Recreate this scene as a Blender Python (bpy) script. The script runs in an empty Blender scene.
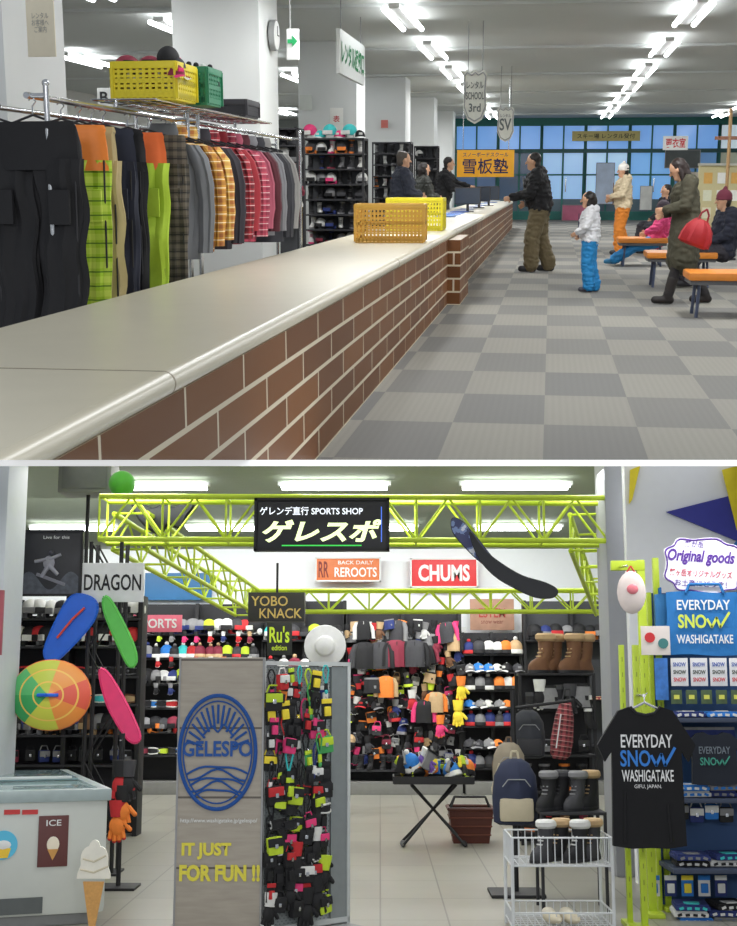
import bpy, bmesh, math, random
from mathutils import Vector, Matrix, Euler, noise
random.seed(7)
R=random.uniform
F=1300.; CX=368.5; CY=463.
sc=bpy.context.scene
COL=sc.collection
try: sc.view_settings.view_transform='Standard'
except Exception: pass

# ------------------------------------------------------------ rooms
class Room:
    def __init__(s,vx,vy,h):
        v=Vector(((vx-CX)/F,(CY-vy)/F,-1)).normalized()
        w=Vector((0,-v.z,v.y)).normalized(); u=v.cross(w).normalized()
        w=u.cross(v).normalized()
        s.R=Matrix((u,v,w)).transposed(); s.eye=Vector((0,0,h)); s.h=h
    def ray(s,px,py): return s.R.transposed()@Vector(((px-CX)/F,(CY-py)/F,-1))
    def u(s,px,py,U): d=s.ray(px,py); return s.eye+d*((U-s.eye.x)/d.x)
    def v(s,px,py,V): d=s.ray(px,py); return s.eye+d*(V/d.y)
    def w(s,px,py,W): d=s.ray(px,py); return s.eye+d*((W-s.h)/d.z)
    def rect(s,x0,y0,x1,y1,V):
        xm=(x0+x1)/2; ym=(y0+y1)/2
        c=s.v(xm,ym,V)
        return c, abs(s.v(x1,ym,V).x-s.v(x0,ym,V).x), abs(s.v(xm,y1,V).z-s.v(xm,y0,V).z)
A=Room(551,182,1.35)
B=Room(380,690,1.5)
WA=Matrix.Translation(B.eye)@(B.R.transposed()@A.R).to_4x4()@Matrix.Translation(-A.eye)

# ------------------------------------------------------------ materials
def lin(c):
    return tuple(((x/255)/12.92 if x/255<=.04045 else ((x/255+.055)/1.055)**2.4) for x in c)+(1,)
MC={}
def M(col,rough=.6,metal=0,var=.12,scale=14,emit=0,bump=0):
    key=(col,rough,metal,var,scale,emit,bump)
    if key in MC: return MC[key]
    m=bpy.data.materials.new('surface'); m.use_nodes=True
    nt=m.node_tree; b=nt.nodes['Principled BSDF']
    b.inputs['Roughness'].default_value=rough; b.inputs['Metallic'].default_value=metal
    c=lin(col)
    tc=nt.nodes.new('ShaderNodeTexCoord'); n=nt.nodes.new('ShaderNodeTexNoise')
    n.inputs['Scale'].default_value=scale; n.inputs['Detail'].default_value=3
    nt.links.new(tc.outputs['Object'],n.inputs['Vector'])
    mx=nt.nodes.new('ShaderNodeMix'); mx.data_type='RGBA'
    mx.inputs[6].default_value=tuple(x*(1-var) for x in c[:3])+(1,)
    mx.inputs[7].default_value=tuple(min(1,x*(1+var)) for x in c[:3])+(1,)
    nt.links.new(n.outputs['Fac'],mx.inputs[0]); nt.links.new(mx.outputs[2],b.inputs['Base Color'])
    if emit:
        b.inputs['Emission Color'].default_value=c; b.inputs['Emission Strength'].default_value=emit
    if bump:
        bp=nt.nodes.new('ShaderNodeBump'); bp.inputs['Strength'].default_value=bump; bp.inputs['Distance'].default_value=.01
        nt.links.new(n.outputs['Fac'],bp.inputs['Height']); nt.links.new(bp.outputs['Normal'],b.inputs['Normal'])
    MC[key]=m; return m
class NT:
    def __init__(s,name,rough=.6):
        s.m=bpy.data.materials.new(name); s.m.use_nodes=True; s.nt=s.m.node_tree
        s.b=s.nt.nodes['Principled BSDF']; s.b.inputs['Roughness'].default_value=rough
        s.tc=s.nt.nodes.new('ShaderNodeTexCoord').outputs['Object']
        sp=s.nt.nodes.new('ShaderNodeSeparateXYZ'); s.nt.links.new(s.tc,sp.inputs[0]); s.x,s.y,s.z=sp.outputs
    def put(s,inp,v):
        if isinstance(v,(int,float)): inp.default_value=v
        elif isinstance(v,tuple): inp.default_value=v
        else: s.nt.links.new(v,inp)
    def math(s,op,a,b=0,c=0):
        n=s.nt.nodes.new('ShaderNodeMath'); n.operation=op
        s.put(n.inputs[0],a); s.put(n.inputs[1],b); s.put(n.inputs[2],c); return n.outputs[0]
    def mix(s,f,a,b):
        n=s.nt.nodes.new('ShaderNodeMix'); n.data_type='RGBA'
        s.put(n.inputs[0],f); s.put(n.inputs[6],a); s.put(n.inputs[7],b); return n.outputs[2]
    def comb(s,x,y,z):
        n=s.nt.nodes.new('ShaderNodeCombineXYZ'); s.put(n.inputs[0],x); s.put(n.inputs[1],y); s.put(n.inputs[2],z); return n.outputs[0]
    def noise(s,vec,scale,detail=2):
        n=s.nt.nodes.new('ShaderNodeTexNoise'); s.nt.links.new(vec,n.inputs[0]); n.inputs['Scale'].default_value=scale; n.inputs['Detail'].default_value=detail; return n.outputs['Fac']
    def base(s,v): s.put(s.b.inputs['Base Color'],v)
def carpet():
    t=NT('checked_carpet',.9)
    a=t.math('FLOOR',t.math('DIVIDE',t.x,.52)); b=t.math('FLOOR',t.math('DIVIDE',t.y,1.05))
    ch=t.math('MODULO',t.math('ADD',t.math('ADD',a,b),400),2)
    wn=t.nt.nodes.new('ShaderNodeTexWhiteNoise'); t.nt.links.new(t.comb(a,b,0),wn.inputs[0])
    col=t.mix(ch,lin((112,112,110)),lin((142,140,131)))
    col=t.mix(t.math('MULTIPLY',wn.outputs[0],.4),col,lin((128,126,120)))
    st=t.math('MULTIPLY',t.math('ADD',t.math('SINE',t.math('MULTIPLY',t.x,150)),1),.05)
    col=t.mix(st,col,lin((90,90,88)))
    n=t.noise(t.tc,60); col=t.mix(t.math('MULTIPLY',n,.22),col,lin((95,94,92)))
    t.base(col); return t.m
def brick():
    t=NT('brown_tile_brick',.45)
    bt=t.nt.nodes.new('ShaderNodeTexBrick'); t.nt.links.new(t.comb(t.math('ADD',t.y,t.x),t.z,0),bt.inputs[0])
    bt.inputs['Color1'].default_value=lin((122,78,42)); bt.inputs['Color2'].default_value=lin((100,62,34))
    bt.inputs['Mortar'].default_value=lin((206,196,172)); bt.inputs['Scale'].default_value=1
    bt.inputs['Brick Width'].default_value=.80; bt.inputs['Row Height'].default_value=.146; bt.inputs['Mortar Size'].default_value=.0105
    bt.inputs['Mortar Smooth'].default_value=.1
    t.b.inputs['Specular IOR Level'].default_value=.25
    t.base(bt.outputs[0]); return t.m
def tiles(c1,c2,gr,sx,sy,rough=.35):
    t=NT('floor_tiles',rough)
    bt=t.nt.nodes.new('ShaderNodeTexBrick'); bt.offset=0; t.nt.links.new(t.tc,bt.inputs[0])
    bt.inputs['Color1'].default_value=lin(c1); bt.inputs['Color2'].default_value=lin(c2); bt.inputs['Mortar'].default_value=lin(gr)
    bt.inputs['Scale'].default_value=1; bt.inputs['Brick Width'].default_value=sx; bt.inputs['Row Height'].default_value=sy; bt.inputs['Mortar Size'].default_value=.006
    n=t.noise(t.tc,3,4); col=t.mix(t.math('MULTIPLY',n,.3),bt.outputs[0],lin(tuple(x*.75 for x in c1)))
    t.base(col); return t.m
def wood(c1,c2,gap,pw=.2):
    t=NT('weathered_planks',.7)
    n=t.noise(t.comb(t.math('MULTIPLY',t.x,3),t.y,t.math('MULTIPLY',t.z,22)),1.6,6)
    col=t.mix(n,lin(c1),lin(c2))
    fr=t.math('FRACT',t.math('DIVIDE',t.z,pw)); g=t.math('LESS_THAN',fr,.03)
    t.base(t.mix(g,col,lin(gap))); return t.m
def plaid(c1,c2,c3,s=.09):
    t=NT('plaid_fabric',.85)
    fx=t.math('LESS_THAN',t.math('FRACT',t.math('DIVIDE',t.math('ADD',t.x,5),s)),.45)
    fz=t.math('LESS_THAN',t.math('FRACT',t.math('DIVIDE',t.math('ADD',t.z,5),s)),.45)
    k=t.math('MULTIPLY',t.math('ADD',fx,fz),.5)
    col=t.mix(k,lin(c1),lin(c2))
    l=t.math('LESS_THAN',t.math('FRACT',t.math('DIVIDE',t.math('ADD',t.z,5.02),s)),.1)
    t.base(t.mix(l,col,lin(c3))); return t.m
def rings_mat():
    t=NT('rainbow_rings',.4)
    ang=t.math('ARCTAN2',t.z,t.x)
    r=t.math('SQRT',t.math('ADD',t.math('POWER',t.math('ABSOLUTE',t.x),2),t.math('POWER',t.math('ABSOLUTE',t.z),2)))
    k=t.math('FRACT',t.math('ADD',t.math('MULTIPLY',ang,.159),.5))
    cr=t.nt.nodes.new('ShaderNodeValToRGB'); t.nt.links.new(k,cr.inputs[0]); e=cr.color_ramp; e.interpolation='CONSTANT'
    cs=[(60,160,90),(200,200,70),(230,140,60),(220,90,70),(230,150,70),(190,200,80),(90,180,110)]
    e.elements[0].color=lin(cs[0]); e.elements[1].color=lin(cs[-1]); e.elements[1].position=6/7
    for i in range(1,6): q=e.elements.new(i/7); q.color=lin(cs[i])
    b=t.math('LESS_THAN',t.math('FRACT',t.math('MULTIPLY',r,9)),.12)
    t.base(t.mix(b,cr.outputs[0],lin((235,190,90)))); return t.m
def peg():
    t=NT('perforated_steel',.4)
    a=t.math('SINE',t.math('MULTIPLY',t.x,200)); b=t.math('SINE',t.math('MULTIPLY',t.z,200))
    h=t.math('GREATER_THAN',t.math('MULTIPLY',a,b),.75)
    t.base(t.mix(h,lin((150,156,158)),lin((70,72,74)))); t.b.inputs['Metallic'].default_value=.2; return t.m

WHITE=M((226,228,226),.5,var=.04); BLACK=M((22,22,25),.6); DARK=M((40,40,44),.6); CHROME=M((200,202,205),.22,1,var=.03)
CREAM=M((200,194,174),.35,var=.05,scale=5); GREY=M((140,142,142),.6); TEAL=M((22,112,104),.4)
LIME=M((184,206,50),.45); NEON=M((200,225,50),.5); SKIN=M((205,160,130),.55,var=.05); HAIR=M((28,22,20),.5,var=.3,scale=60)
RED=M((200,40,45),.5); YEL=M((235,215,40),.5); ORG=M((235,130,40),.5)
NAVY=M((35,42,66),.8)

# ------------------------------------------------------------ mesh builder
class G:
    def __init__(s): s.v=[];s.f=[];s.m=[];s.mats=[]
    def mi(s,m):
        if m not in s.mats: s.mats.append(m)
        return s.mats.index(m)
    def add(s,vs,fs,m):
        o=len(s.v); s.v+=[tuple(x) for x in vs]; i=s.mi(m)
        for f in fs: s.f.append([o+k for k in f]); s.m.append(i)
        return s
    def box(s,c,d,m,bev=0,rot=None):
        bm=bmesh.new(); bmesh.ops.create_cube(bm,size=1)
        for v in bm.verts: v.co=Vector((v.co.x*d[0],v.co.y*d[1],v.co.z*d[2]))
        if bev: bmesh.ops.bevel(bm,geom=list(bm.edges),offset=min(bev,min(d)*.45),segments=2,affect='EDGES',profile=.7)
        rm=Euler(rot).to_matrix() if rot else None
        vs=[]
        for v in bm.verts:
            p=v.co if rm is None else rm@v.co
            vs.append(p+Vector(c))
        bm.verts.index_update()
        s.add(vs,[[v.index for v in f.verts] for f in bm.faces],m); bm.free(); return s
    def cyl(s,p1,p2,r1,m,r2=None,n=10,cap=True):
        p1=Vector(p1);p2=Vector(p2); r2=r1 if r2 is None else r2
        d=(p2-p1).normalized(); a=d.orthogonal().normalized(); b=d.cross(a)
        vs=[]
        for p,r in((p1,r1),(p2,r2)):
            for i in range(n):
                t=2*math.pi*i/n; vs.append(p+a*math.cos(t)*r+b*math.sin(t)*r)
        fs=[[i,(i+1)%n,n+(i+1)%n,n+i] for i in range(n)]
        if cap: fs+=[list(range(n))[::-1],list(range(n,2*n))]
        return s.add(vs,fs,m)
    def tube(s,pts,r,m,n=8):
        for a,b in zip(pts[:-1],pts[1:]): s.cyl(a,b,r,m,n=n)
        return s
    def ell(s,c,r,m,n=12,k=8,rot=None,zmin=-1):
        rm=Euler(rot).to_matrix() if rot else None
        if not hasattr(r,'__len__'): r=(r,r,r)
        vs=[];fs=[]
        t0=math.asin(max(-1,zmin))
        for j in range(k+1):
            t=t0+(math.pi/2-t0)*j/k
            for i in range(n):
                a=2*math.pi*i/n
                p=Vector((r[0]*math.cos(t)*math.cos(a),r[1]*math.cos(t)*math.sin(a),r[2]*math.sin(t)))
                if rm: p=rm@p
                vs.append(p+Vector(c))
        for j in range(k):
            for i in range(n): fs.append([j*n+i,j*n+(i+1)%n,(j+1)*n+(i+1)%n,(j+1)*n+i])
        return s.add(vs,fs,m)
    def loft(s,rings,m,n=14,wob=0,seed=0,cap=True):
        rr=random.Random(seed); ph=[rr.uniform(0,6.28) for _ in range(4)]
        vs=[];fs=[]
        for j,(x,y,z,rx,ry) in enumerate(rings):
            for i in range(n):
                a=2*math.pi*i/n; k=1+wob*math.sin(3*a+ph[0]+j*.2)+wob*.6*math.sin(5*a+ph[1]-j*.3)+(wob*.9*math.sin(9*a+ph[3]+j*.12) if n>20 else 0)
                vs.append((x+rx*(1+(k-1)*.3)*math.cos(a),y+ry*k*math.sin(a)+wob*.1*math.sin(j+ph[2]),z))
        for j in range(len(rings)-1):
            for i in range(n): fs.append([j*n+i,j*n+(i+1)%n,(j+1)*n+(i+1)%n,(j+1)*n+i])
        if cap: fs+=[list(range(n))[::-1],[ (len(rings)-1)*n+i for i in range(n)]]
        return s.add(vs,fs,m)
    def lathe(s,prof,c,m,n=16):
        return s.loft([(c[0],c[1],c[2]+z,r,r) for r,z in prof],m,n=n)
    def prism(s,pts,y0,y1,m):
        n=len(pts); vs=[(x,y0,z) for x,z in pts]+[(x,y1,z) for x,z in pts]
        fs=[list(range(n)),list(range(n,2*n))[::-1]]+[[i,i+n,(i+1)%n+n,(i+1)%n] for i in range(n)]
        return s.add(vs,fs,m)
    def sheet(s,fn,nu,nv,m):
        vs=[fn(i/nu,j/nv) for j in range(nv+1) for i in range(nu+1)]
        fs=[[j*(nu+1)+i,j*(nu+1)+i+1,(j+1)*(nu+1)+i+1,(j+1)*(nu+1)+i] for j in range(nv) for i in range(nu)]
        return s.add(vs,fs,m)
    def mesh(s,name='mesh'):
        me=bpy.data.meshes.new(name); me.from_pydata(s.v,[],s.f)
        for m in s.mats: me.materials.append(m)
        me.polygons.foreach_set('material_index',s.m)
        me.polygons.foreach_set('use_smooth',[True]*len(s.f))
        bm=bmesh.new(); bm.from_mesh(me); bmesh.ops.recalc_face_normals(bm,faces=bm.faces); bm.to_mesh(me); bm.free()
        me.set_sharp_from_angle(angle=math.radians(38)); me.update(); return me

TOPS=[]
def top(name,room,loc,label,cat,g=None,group=None,rz=0,rot=None,scale=1,kind=None):
    d=None
    if g is not None: d=g if isinstance(g,bpy.types.Mesh) else g.mesh(name)
    o=bpy.data.objects.new(name,d); COL.objects.link(o)
    if d is None: o.empty_display_size=.1
    o.location=loc; o.rotation_euler=rot if rot else (0,0,rz)
    o.scale=(scale,)*3 if not hasattr(scale,'__len__') else scale
    o['label']=label; o['category']=cat
    if group: o['group']=group
    if kind: o['kind']=kind
    TOPS.append((o,room)); return o
def part(name,par,g,loc=(0,0,0),rot=(0,0,0),label=None,scale=1):
    d=g if (isinstance(g,bpy.types.Mesh) or g is None) else g.mesh(name)
    o=bpy.data.objects.new(name,d); COL.objects.link(o); o.parent=par
    o.location=loc; o.rotation_euler=rot; o.scale=(scale,)*3 if not hasattr(scale,'__len__') else scale
    if label: o['label']=label
    return o
def dup(o,room,loc,rz=None,label=None,scale=None):
    def cp(x,par):
        y=x.copy(); COL.objects.link(y)
        if par: y.parent=par
        for c in list(x.children): cp(c,y)
        return y
    y=cp(o,None); y.location=loc
    if rz is not None: y.rotation_euler=(0,0,rz)
    if scale: y.scale=(scale,)*3
    if label: y['label']=label
    TOPS.append((y,room)); return y
def struct(name,room,g,loc=(0,0,0)):
    o=bpy.data.objects.new(name,g.mesh(name)); COL.objects.link(o); o.location=loc; o['kind']='structure'; TOPS.append((o,room)); return o
TXC={}
def textmesh(s,m,bold=.0,ext=.0,shear=0):
    k=(s,m.name,bold,shear)
    if k in TXC: return TXC[k]
    c=bpy.data.curves.new('lettering','FONT'); c.body=s; c.offset=bold; c.extrude=ext; c.shear=shear; c.resolution_u=3
    c.align_x='CENTER'
    o=bpy.data.objects.new('t',c); COL.objects.link(o)
    dg=bpy.context.evaluated_depsgraph_get(); dg.update(); me=bpy.data.meshes.new_from_object(o.evaluated_get(dg))
    bpy.data.objects.remove(o)
    xs=[v.co.x for v in me.vertices]; ys=[v.co.y for v in me.vertices]
    x0,x1,y0,y1=min(xs),max(xs),min(ys),max(ys)
    for v in me.vertices: v.co=Vector(((v.co.x-(x0+x1)/2)/(x1-x0),(v.co.y-(y0+y1)/2)/(y1-y0),0))
    me.materials.clear(); me.materials.append(m); TXC[k]=me; return me
def txt(par,s,x,z,w,h,y,m,bold=.02,rz=0,shear=0,name='lettering'):
    return part(name,par,textmesh(s,m,bold,0,shear),(x,y,z),(math.pi/2,0,rz),scale=(w,h,1))
def snow_w(par,x,z,w,h,y,m,bold=.02):
    txt(par,'SNO',x-.19*w,z,.60*w,h,y,m,bold)
    P=[(.13,.15),(.22,-.42),(.33,.25),(.40,-.42),(.60,.62)]
    r=h*.085; g=G()
    for (a,b),(c,d) in zip(P[:-1],P[1:]):
        A_=Vector((x+a*w,z+b*h)); B_=Vector((x+c*w,z+d*h)); t=(B_-A_).normalized(); nn=Vector((-t.y,t.x))*r
        g.prism([tuple(A_+nn-t*r*.5),tuple(B_+nn+t*r*.5),tuple(B_-nn+t*r*.5),tuple(A_-nn-t*r*.5)],y-.002,y+.001,m)
    part('lettering',par,g)
def sign(room,x0,y0,x1,y1,V,m,label,texts,name='sign',cat='sign',th=.03,frame=None,rz=0,group=None):
    c,w,h=room.rect(x0,y0,x1,y1,V)
    g=G().box((0,0,0),(w,th,h),m,bev=.004)
    o=top(name,room,c,label,cat,g,rz=rz,group=group)
    for t in texts:
        s,fx,fz,fw,fh,mm=t[:6]; b=t[6] if len(t)>6 else .02; sh=t[7] if len(t)>7 else 0
        txt(o,s,fx*w,fz*h,fw*w,fh*h,-th/2-.004,mm,b,shear=sh)
    if frame:
        fg=G(); t=.012+.01*w
        for sx in(-1,1): fg.box((sx*w/2,-.01,0),(t,th+.02,h+t),frame)
        for sz in(-1,1): fg.box((0,-.01,sz*h/2),(w+t,th+.02,t),frame)
        part('frame',o,fg)
    return o,w,h

# ------------------------------------------------------------ remeshed bodies
def blob(shapes,m,vox=.012,it=5,name='body',wr=0):
    g=G()
    for s in shapes:
        if s[0]=='c':
            _,p1,r1,p2,r2=s; g.cyl(p1,p2,r1,m,r2=r2,n=12); g.ell(p1,r1,m,10,6); g.ell(p2,r2,m,10,6)
        else: g.ell(s[1],s[2],m,14,10,rot=s[3] if len(s)>3 else None)
    me=g.mesh(name); o=bpy.data.objects.new('tmp',me); COL.objects.link(o)
    md=o.modifiers.new('r','REMESH'); md.mode='VOXEL'; md.voxel_size=vox
    sm=o.modifiers.new('s','SMOOTH'); sm.iterations=it; sm.factor=.5
    dg=bpy.context.evaluated_depsgraph_get(); dg.update(); r=bpy.data.meshes.new_from_object(o.evaluated_get(dg))
    bpy.data.objects.remove(o)
    if wr:
        ns=[v.normal.copy() for v in r.vertices]
        for v,nn in zip(r.vertices,ns):
            c=v.co; d=abs(noise.noise(Vector((c.x*7,c.y*7,c.z*15))))*1.6-.45+.5*noise.noise(c*24)
            v.co=c+nn*d*wr
    r.polygons.foreach_set('use_smooth',[True]*len(r.polygons)); r.materials.clear(); r.materials.append(m); r.name=name
    return r
def hand_shapes(el,wr,side,curl=.5,k=1):
    el=Vector(el);wr=Vector(wr); d=(wr-el).normalized()
    n=Vector((side,0,0)); n=(n-d*n.dot(d))
    if n.length<.2: n=Vector((0,0,1))-d*d.z
    n.normalize(); s=d.cross(n).normalized()
    out=[('c',wr,.024*k,wr+d*.03*k,.026*k)]
    for i,(l,off) in enumerate(((.062,-.03),(.072,-.011),(.067,.009),(.052,.028))):
        b=wr+d*.03*k+s*off*.7*k; kn=wr+d*.085*k+s*off*k
        m1=kn+(d*(1-curl*.5)-n*curl*.8).normalized()*l*.55*k
        e=m1+(d*(1-curl*1.3)-n*curl*1.2).normalized()*l*.5*k
        out+=[('c',b,.015*k,kn,.012*k),('c',kn,.0105*k,m1,.0095*k),('c',m1,.0095*k,e,.008*k)]
    t0=wr+d*.025*k-s*.025*k; t1=t0+(d*.6-s*.8-n*.2).normalized()*.035*k; t2=t1+(d*.85-s*.3-n*.35).normalized()*.03*k
    out+=[('c',t0,.014*k,t1,.012*k),('c',t1,.011*k,t2,.009*k)]
    return out
STAND=dict(pel=(0,0,.95),chest=(0,.01,1.27),neck=(0,0,1.45),head=(0,.03,1.585),
  shL=(-.18,0,1.40),shR=(.18,0,1.40),elL=(-.24,-.02,1.13),elR=(.24,-.02,1.13),haL=(-.25,.08,.90),haR=(.25,.08,.90),
  hiL=(-.09,0,.90),hiR=(.09,0,.90),knL=(-.10,.03,.50),knR=(.10,.03,.50),anL=(-.10,-.02,.09),anR=(.10,-.02,.09))
def person(room,loc,rz,H,pose,label,jacket,trousers,hairc=HAIR,boots=DARK,hat=None,coat=False,longhair=False,look=0,bulk=1.0,group=None,legs=True,skinm=SKIN,face_tilt=0,hood=False,accent=None,legk=None):
    P={k:Vector(v) for k,v in STAND.items()}
    for k,v in pose.items(): P[k]=Vector(v)
    k=H/1.7
    root=top('person',room,loc,label,'person',rz=rz,group=group,scale=k)
    hd=P['head']; hs=1.0 if H>1.4 else 1.2
    hr=Euler((face_tilt,0,look)).to_matrix()
    def hp(x,y,z): return hd+hr@Vector((x*hs,y*hs,z*hs))
    S=[('e',hd+hr@Vector((0,0,.02*hs)),(.078*hs,.095*hs,.105*hs),(face_tilt,0,look)),('c',hp(0,.02,-.03),.062*hs,hp(0,.045,-.075),.042*hs),
       ('c',hp(0,.092,.01),.010*hs,hp(0,.108,-.022),.014*hs),('c',P['neck']-Vector((0,0,.05)),.06,hp(0,-.01,-.06),.052),
       ('e',hp(.08,0,0),(.012,.022,.03)),('e',hp(-.08,0,0),(.012,.022,.03)),
       ('c',P['chest'],.125,P['pel'],.12),('c',P['chest']-Vector((.05,0,0)),.11,P['chest']+Vector((.05,0,0)),.11),
       ('c',P['chest'],.11,P['neck'],.06)]
    for s in'LR':
        S+=[('c',P['sh'+s],.055,P['el'+s],.04),('c',P['el'+s],.038,P['ha'+s],.026),('c',P['sh'+s],.055,P['neck']-Vector((0,0,.06)),.055),('c',P['chest'],.09,P['sh'+s],.06)]
        S+=hand_shapes(P['el'+s],P['ha'+s],1 if s=='R' else -1)
        kn,an,hi=P['kn'+s],P['an'+s],P['hi'+s]
        sh=(an-kn).normalized(); fw=Vector((0,1,0)); 
        if abs(sh.z)<.5: fw=Vector((0,.35,.95))
        S+=[('c',P['pel'],.11,hi,.09),('c',hi,.085,kn,.055),('c',kn,.052,an,.036),('c',an,.035,an+fw*.15+Vector((0,0,-.045 if abs(sh.z)>=.5 else 0)),.03)]
    part('body',root,blob(S,skinm,.009,3))
    b=bulk
    J=[('c',P['chest']+Vector((0,0,.02)),.15*b,P['pel']+Vector((0,0,.02)),.15*b),('c',P['chest']-Vector((.06,0,-.03)),.13*b,P['chest']+Vector((.06,0,.03)),.13*b),
       ('c',P['neck']-Vector((0,0,.05)),.085,P['neck']+Vector((0,-.01,.01)),.075)]
    if hood: J+=[('e',P['neck']+Vector((0,-.08,-.01)),(.13,.085,.09)),('c',P['neck']+Vector((-.07,-.03,.03)),.045,P['neck']+Vector((.07,-.03,.03)),.045)]
    for s in'LR':
        w=P['el'+s]+(P['ha'+s]-P['el'+s])*.93
        J+=[('c',P['sh'+s],.078*b,P['el'+s],.066*b),('c',P['el'+s],.066*b,w,.05*b),('c',P['chest'],.11*b,P['sh'+s],.078*b),('c',P['neck']-Vector((0,0,.07)),.07,P['sh'+s],.07*b),
            ('c',P['pel']+Vector((0,0,-.02)),.13*b,P['hi'+s]+Vector((0,0,.02)),.115*b)]
    if coat:
        for s in'LR': J.append(('c',P['hi'+s],.13*b,P['pel']+Vector((.07 if s=='R' else -.07,.02,-.42)),.15*b))
        J.append(('c',P['pel'],.16*b,P['pel']+Vector((0,.02,-.43)),.17*b))
    part('jacket' if not coat else 'coat',root,blob(J,jacket,.012,3,'jacket',wr=.022 if not coat else .012))
    if accent:
        c0=P['chest']; part('zip',root,G().cyl(c0+Vector((0,.155*b,.1)),P['pel']+Vector((0,.165*b,0)),.008,accent,n=6))
    if legs:
        lb=legk or b
        T=[('c',P['pel'],.125,P['pel']-Vector((0,0,.05)),.12)]
        for s in'LR':
            an=P['kn'+s].lerp(P['an'+s],.94)
            T+=[('c',P['pel'],.12,P['hi'+s],.11),('c',P['hi'+s],.11*lb,P['kn'+s],.09*lb),('c',P['kn'+s],.09*lb,an,.086*lb)]
        part('trousers',root,blob(T,trousers,.012,3,'trousers',wr=.018 if not coat else .004))
        for s in'LR':
            kn,an=P['kn'+s],P['an'+s]; sh=(an-kn).normalized(); fl=abs(sh.z)<.5
            f=Vector((0,.3,.95)).normalized() if fl else Vector((0,1,0))
            a2=an-sh*(.1 if not coat else .22)
            q=an+(sh*.035 if fl else Vector((0,0,-.035)))
            part('boot',root,blob([('c',a2,.06 if not coat else .068,an,.058),('c',q-f*.03,.05,q+f*.15,.046)],boots,.012,3,'boot'))
    hh=[('e',hd+hr@Vector((0,-.022,.045)),(.088*hs,.098*hs,.095*hs),(face_tilt,0,look)),('e',hp(0,-.05,-.01),(.078*hs,.06*hs,.09*hs))]
    if longhair: hh+=[('c',hp(0,-.06,0),.075*hs,hp(0,-.07,-.13),.05*hs),('c',hp(-.07,-.01,0),.03,hp(-.075,.0,-.13),.025),('c',hp(.07,-.01,0),.03,hp(.075,.0,-.13),.025)]
    part('hair',root,blob(hh,hairc,.010,2,'hair',wr=.008))
    if hat: 
        part('beanie',root,blob([('e',hd+hr@Vector((0,-.012,.065)),(.098*hs,.108*hs,.095*hs)),('e',hp(0,-.01,.03),(.104*hs,.114*hs,.03*hs)),('e',hp(0,-.02,.17),(.03,.03,.03))],hat,.010,3,'beanie'))
    for sx in(-1,1):
        part('eye',root,G().ell((0,0,0),(.014,.006,.008),M((30,22,20),.3),8,5),hp(sx*.032,.088,.012),rot=(face_tilt,0,look))
    part('mouth',root,G().ell((0,0,0),(.024,.007,.006),M((165,85,80),.5),8,5),hp(0,.083,-.052),rot=(face_tilt,0,look))
    return root,P,k

# =====================================================================================
#                                    ROOM A : rental hall
# =====================================================================================
HC=3.6; UC=-1.107; VB=48.7
g=G(); g.sheet(lambda a,b:(-12+21*a,5.2+(VB-5.2)*b,0),1,1,carpet()); struct('floor',A,g)
CEILM=M((200,204,201),.8,var=.04,scale=.4)
g=G(); g.box((-1.5,VB/2+4,HC+.05),(21,VB-8+.2,.1),CEILM)
for i in range(7): g.box((-1.5,12+i*5.6,HC-.02),(21,.25,.04),M((196,200,198),.8,var=.03))
struct('ceiling',A,g)
WALLM=M((205,205,198),.7,var=.04,scale=2)
struct('wall_left',A,G().box((-12.1,VB/2+2,HC/2),(.2,VB-4,HC),WALLM))
struct('wall_right',A,G().box((9.1,VB/2+4,HC/2),(.2,VB-8,HC),WALLM))
xa=A.v(455,150,VB).x; zt=A.v(560,124,VB).z; zm=A.v(560,151,VB).z
g=G(); g.box(((-12+xa)/2,VB+.1,HC/2),(xa+12,.2,HC),M((150,155,152),.7)); g.box(((xa+9)/2,VB+.1,(HC+zt)/2),(9-xa,.2,HC-zt+.02),TEAL)
g.box(((xa+9)/2,VB+.1,.12),(9-xa,.2,.24),TEAL)
struct('wall_back',A,g)
def glassm(c,e): return M(c,.15,var=.35,scale=.7,emit=e)
n=8; ww=(9-xa)/n
for i in range(n):
    cx=xa+ww*(i+.5)
    g=G(); g.box((0,0,0),(ww-.1,.03,zt-zm-.1),glassm((112,160,222) if i not in(6,) else (190,205,215),.6))
    for s in(-1,1): g.box((s*ww/2,-.04,0),(.11,.12,zt-zm),TEAL); g.box((0,-.04,s*(zt-zm)/2),(ww,.12,.13),TEAL)
    g.box((0,-.05,-.04),(.06,.06,zt-zm),TEAL)
    struct('window_%d'%(i+1),A,g,(cx,VB+.06,(zt+zm)/2))
    lowc=[(70,90,120),(56,74,96),(150,190,235),(175,210,245),(120,175,235),(90,130,175),(135,140,125),(150,148,122)][i]
    g=G(); hh=zm-.24
    g.box((0,0,hh*.1),(ww-.08,.03,hh*.8),glassm(lowc,.5)); g.box((0,-.002,-hh*.38),(ww-.08,.03,hh*.22),glassm((80,100,110),.15))
    for s in(-1,1): g.box((s*ww/2,-.04,0),(.14,.12,hh),TEAL); g.box((0,-.04,s*hh/2),(ww,.12,.14),TEAL)
    g.box((0,-.05,hh*.12),(ww,.06,.06),TEAL); g.box((0,-.05,0),(.07,.06,hh),TEAL)
    if i in(2,3,4):
        g.box((.12,-.12,-.1),(.04,.05,.5),CHROME,bev=.01)
    struct('door_%d'%(i+1),A,g,(cx,VB+.06,.24+hh/2))
struct('trim_1',A,G().box(((xa+9)/2,VB-.08,zm),(9-xa,.12,.14),M((15,80,80),.4)))
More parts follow.
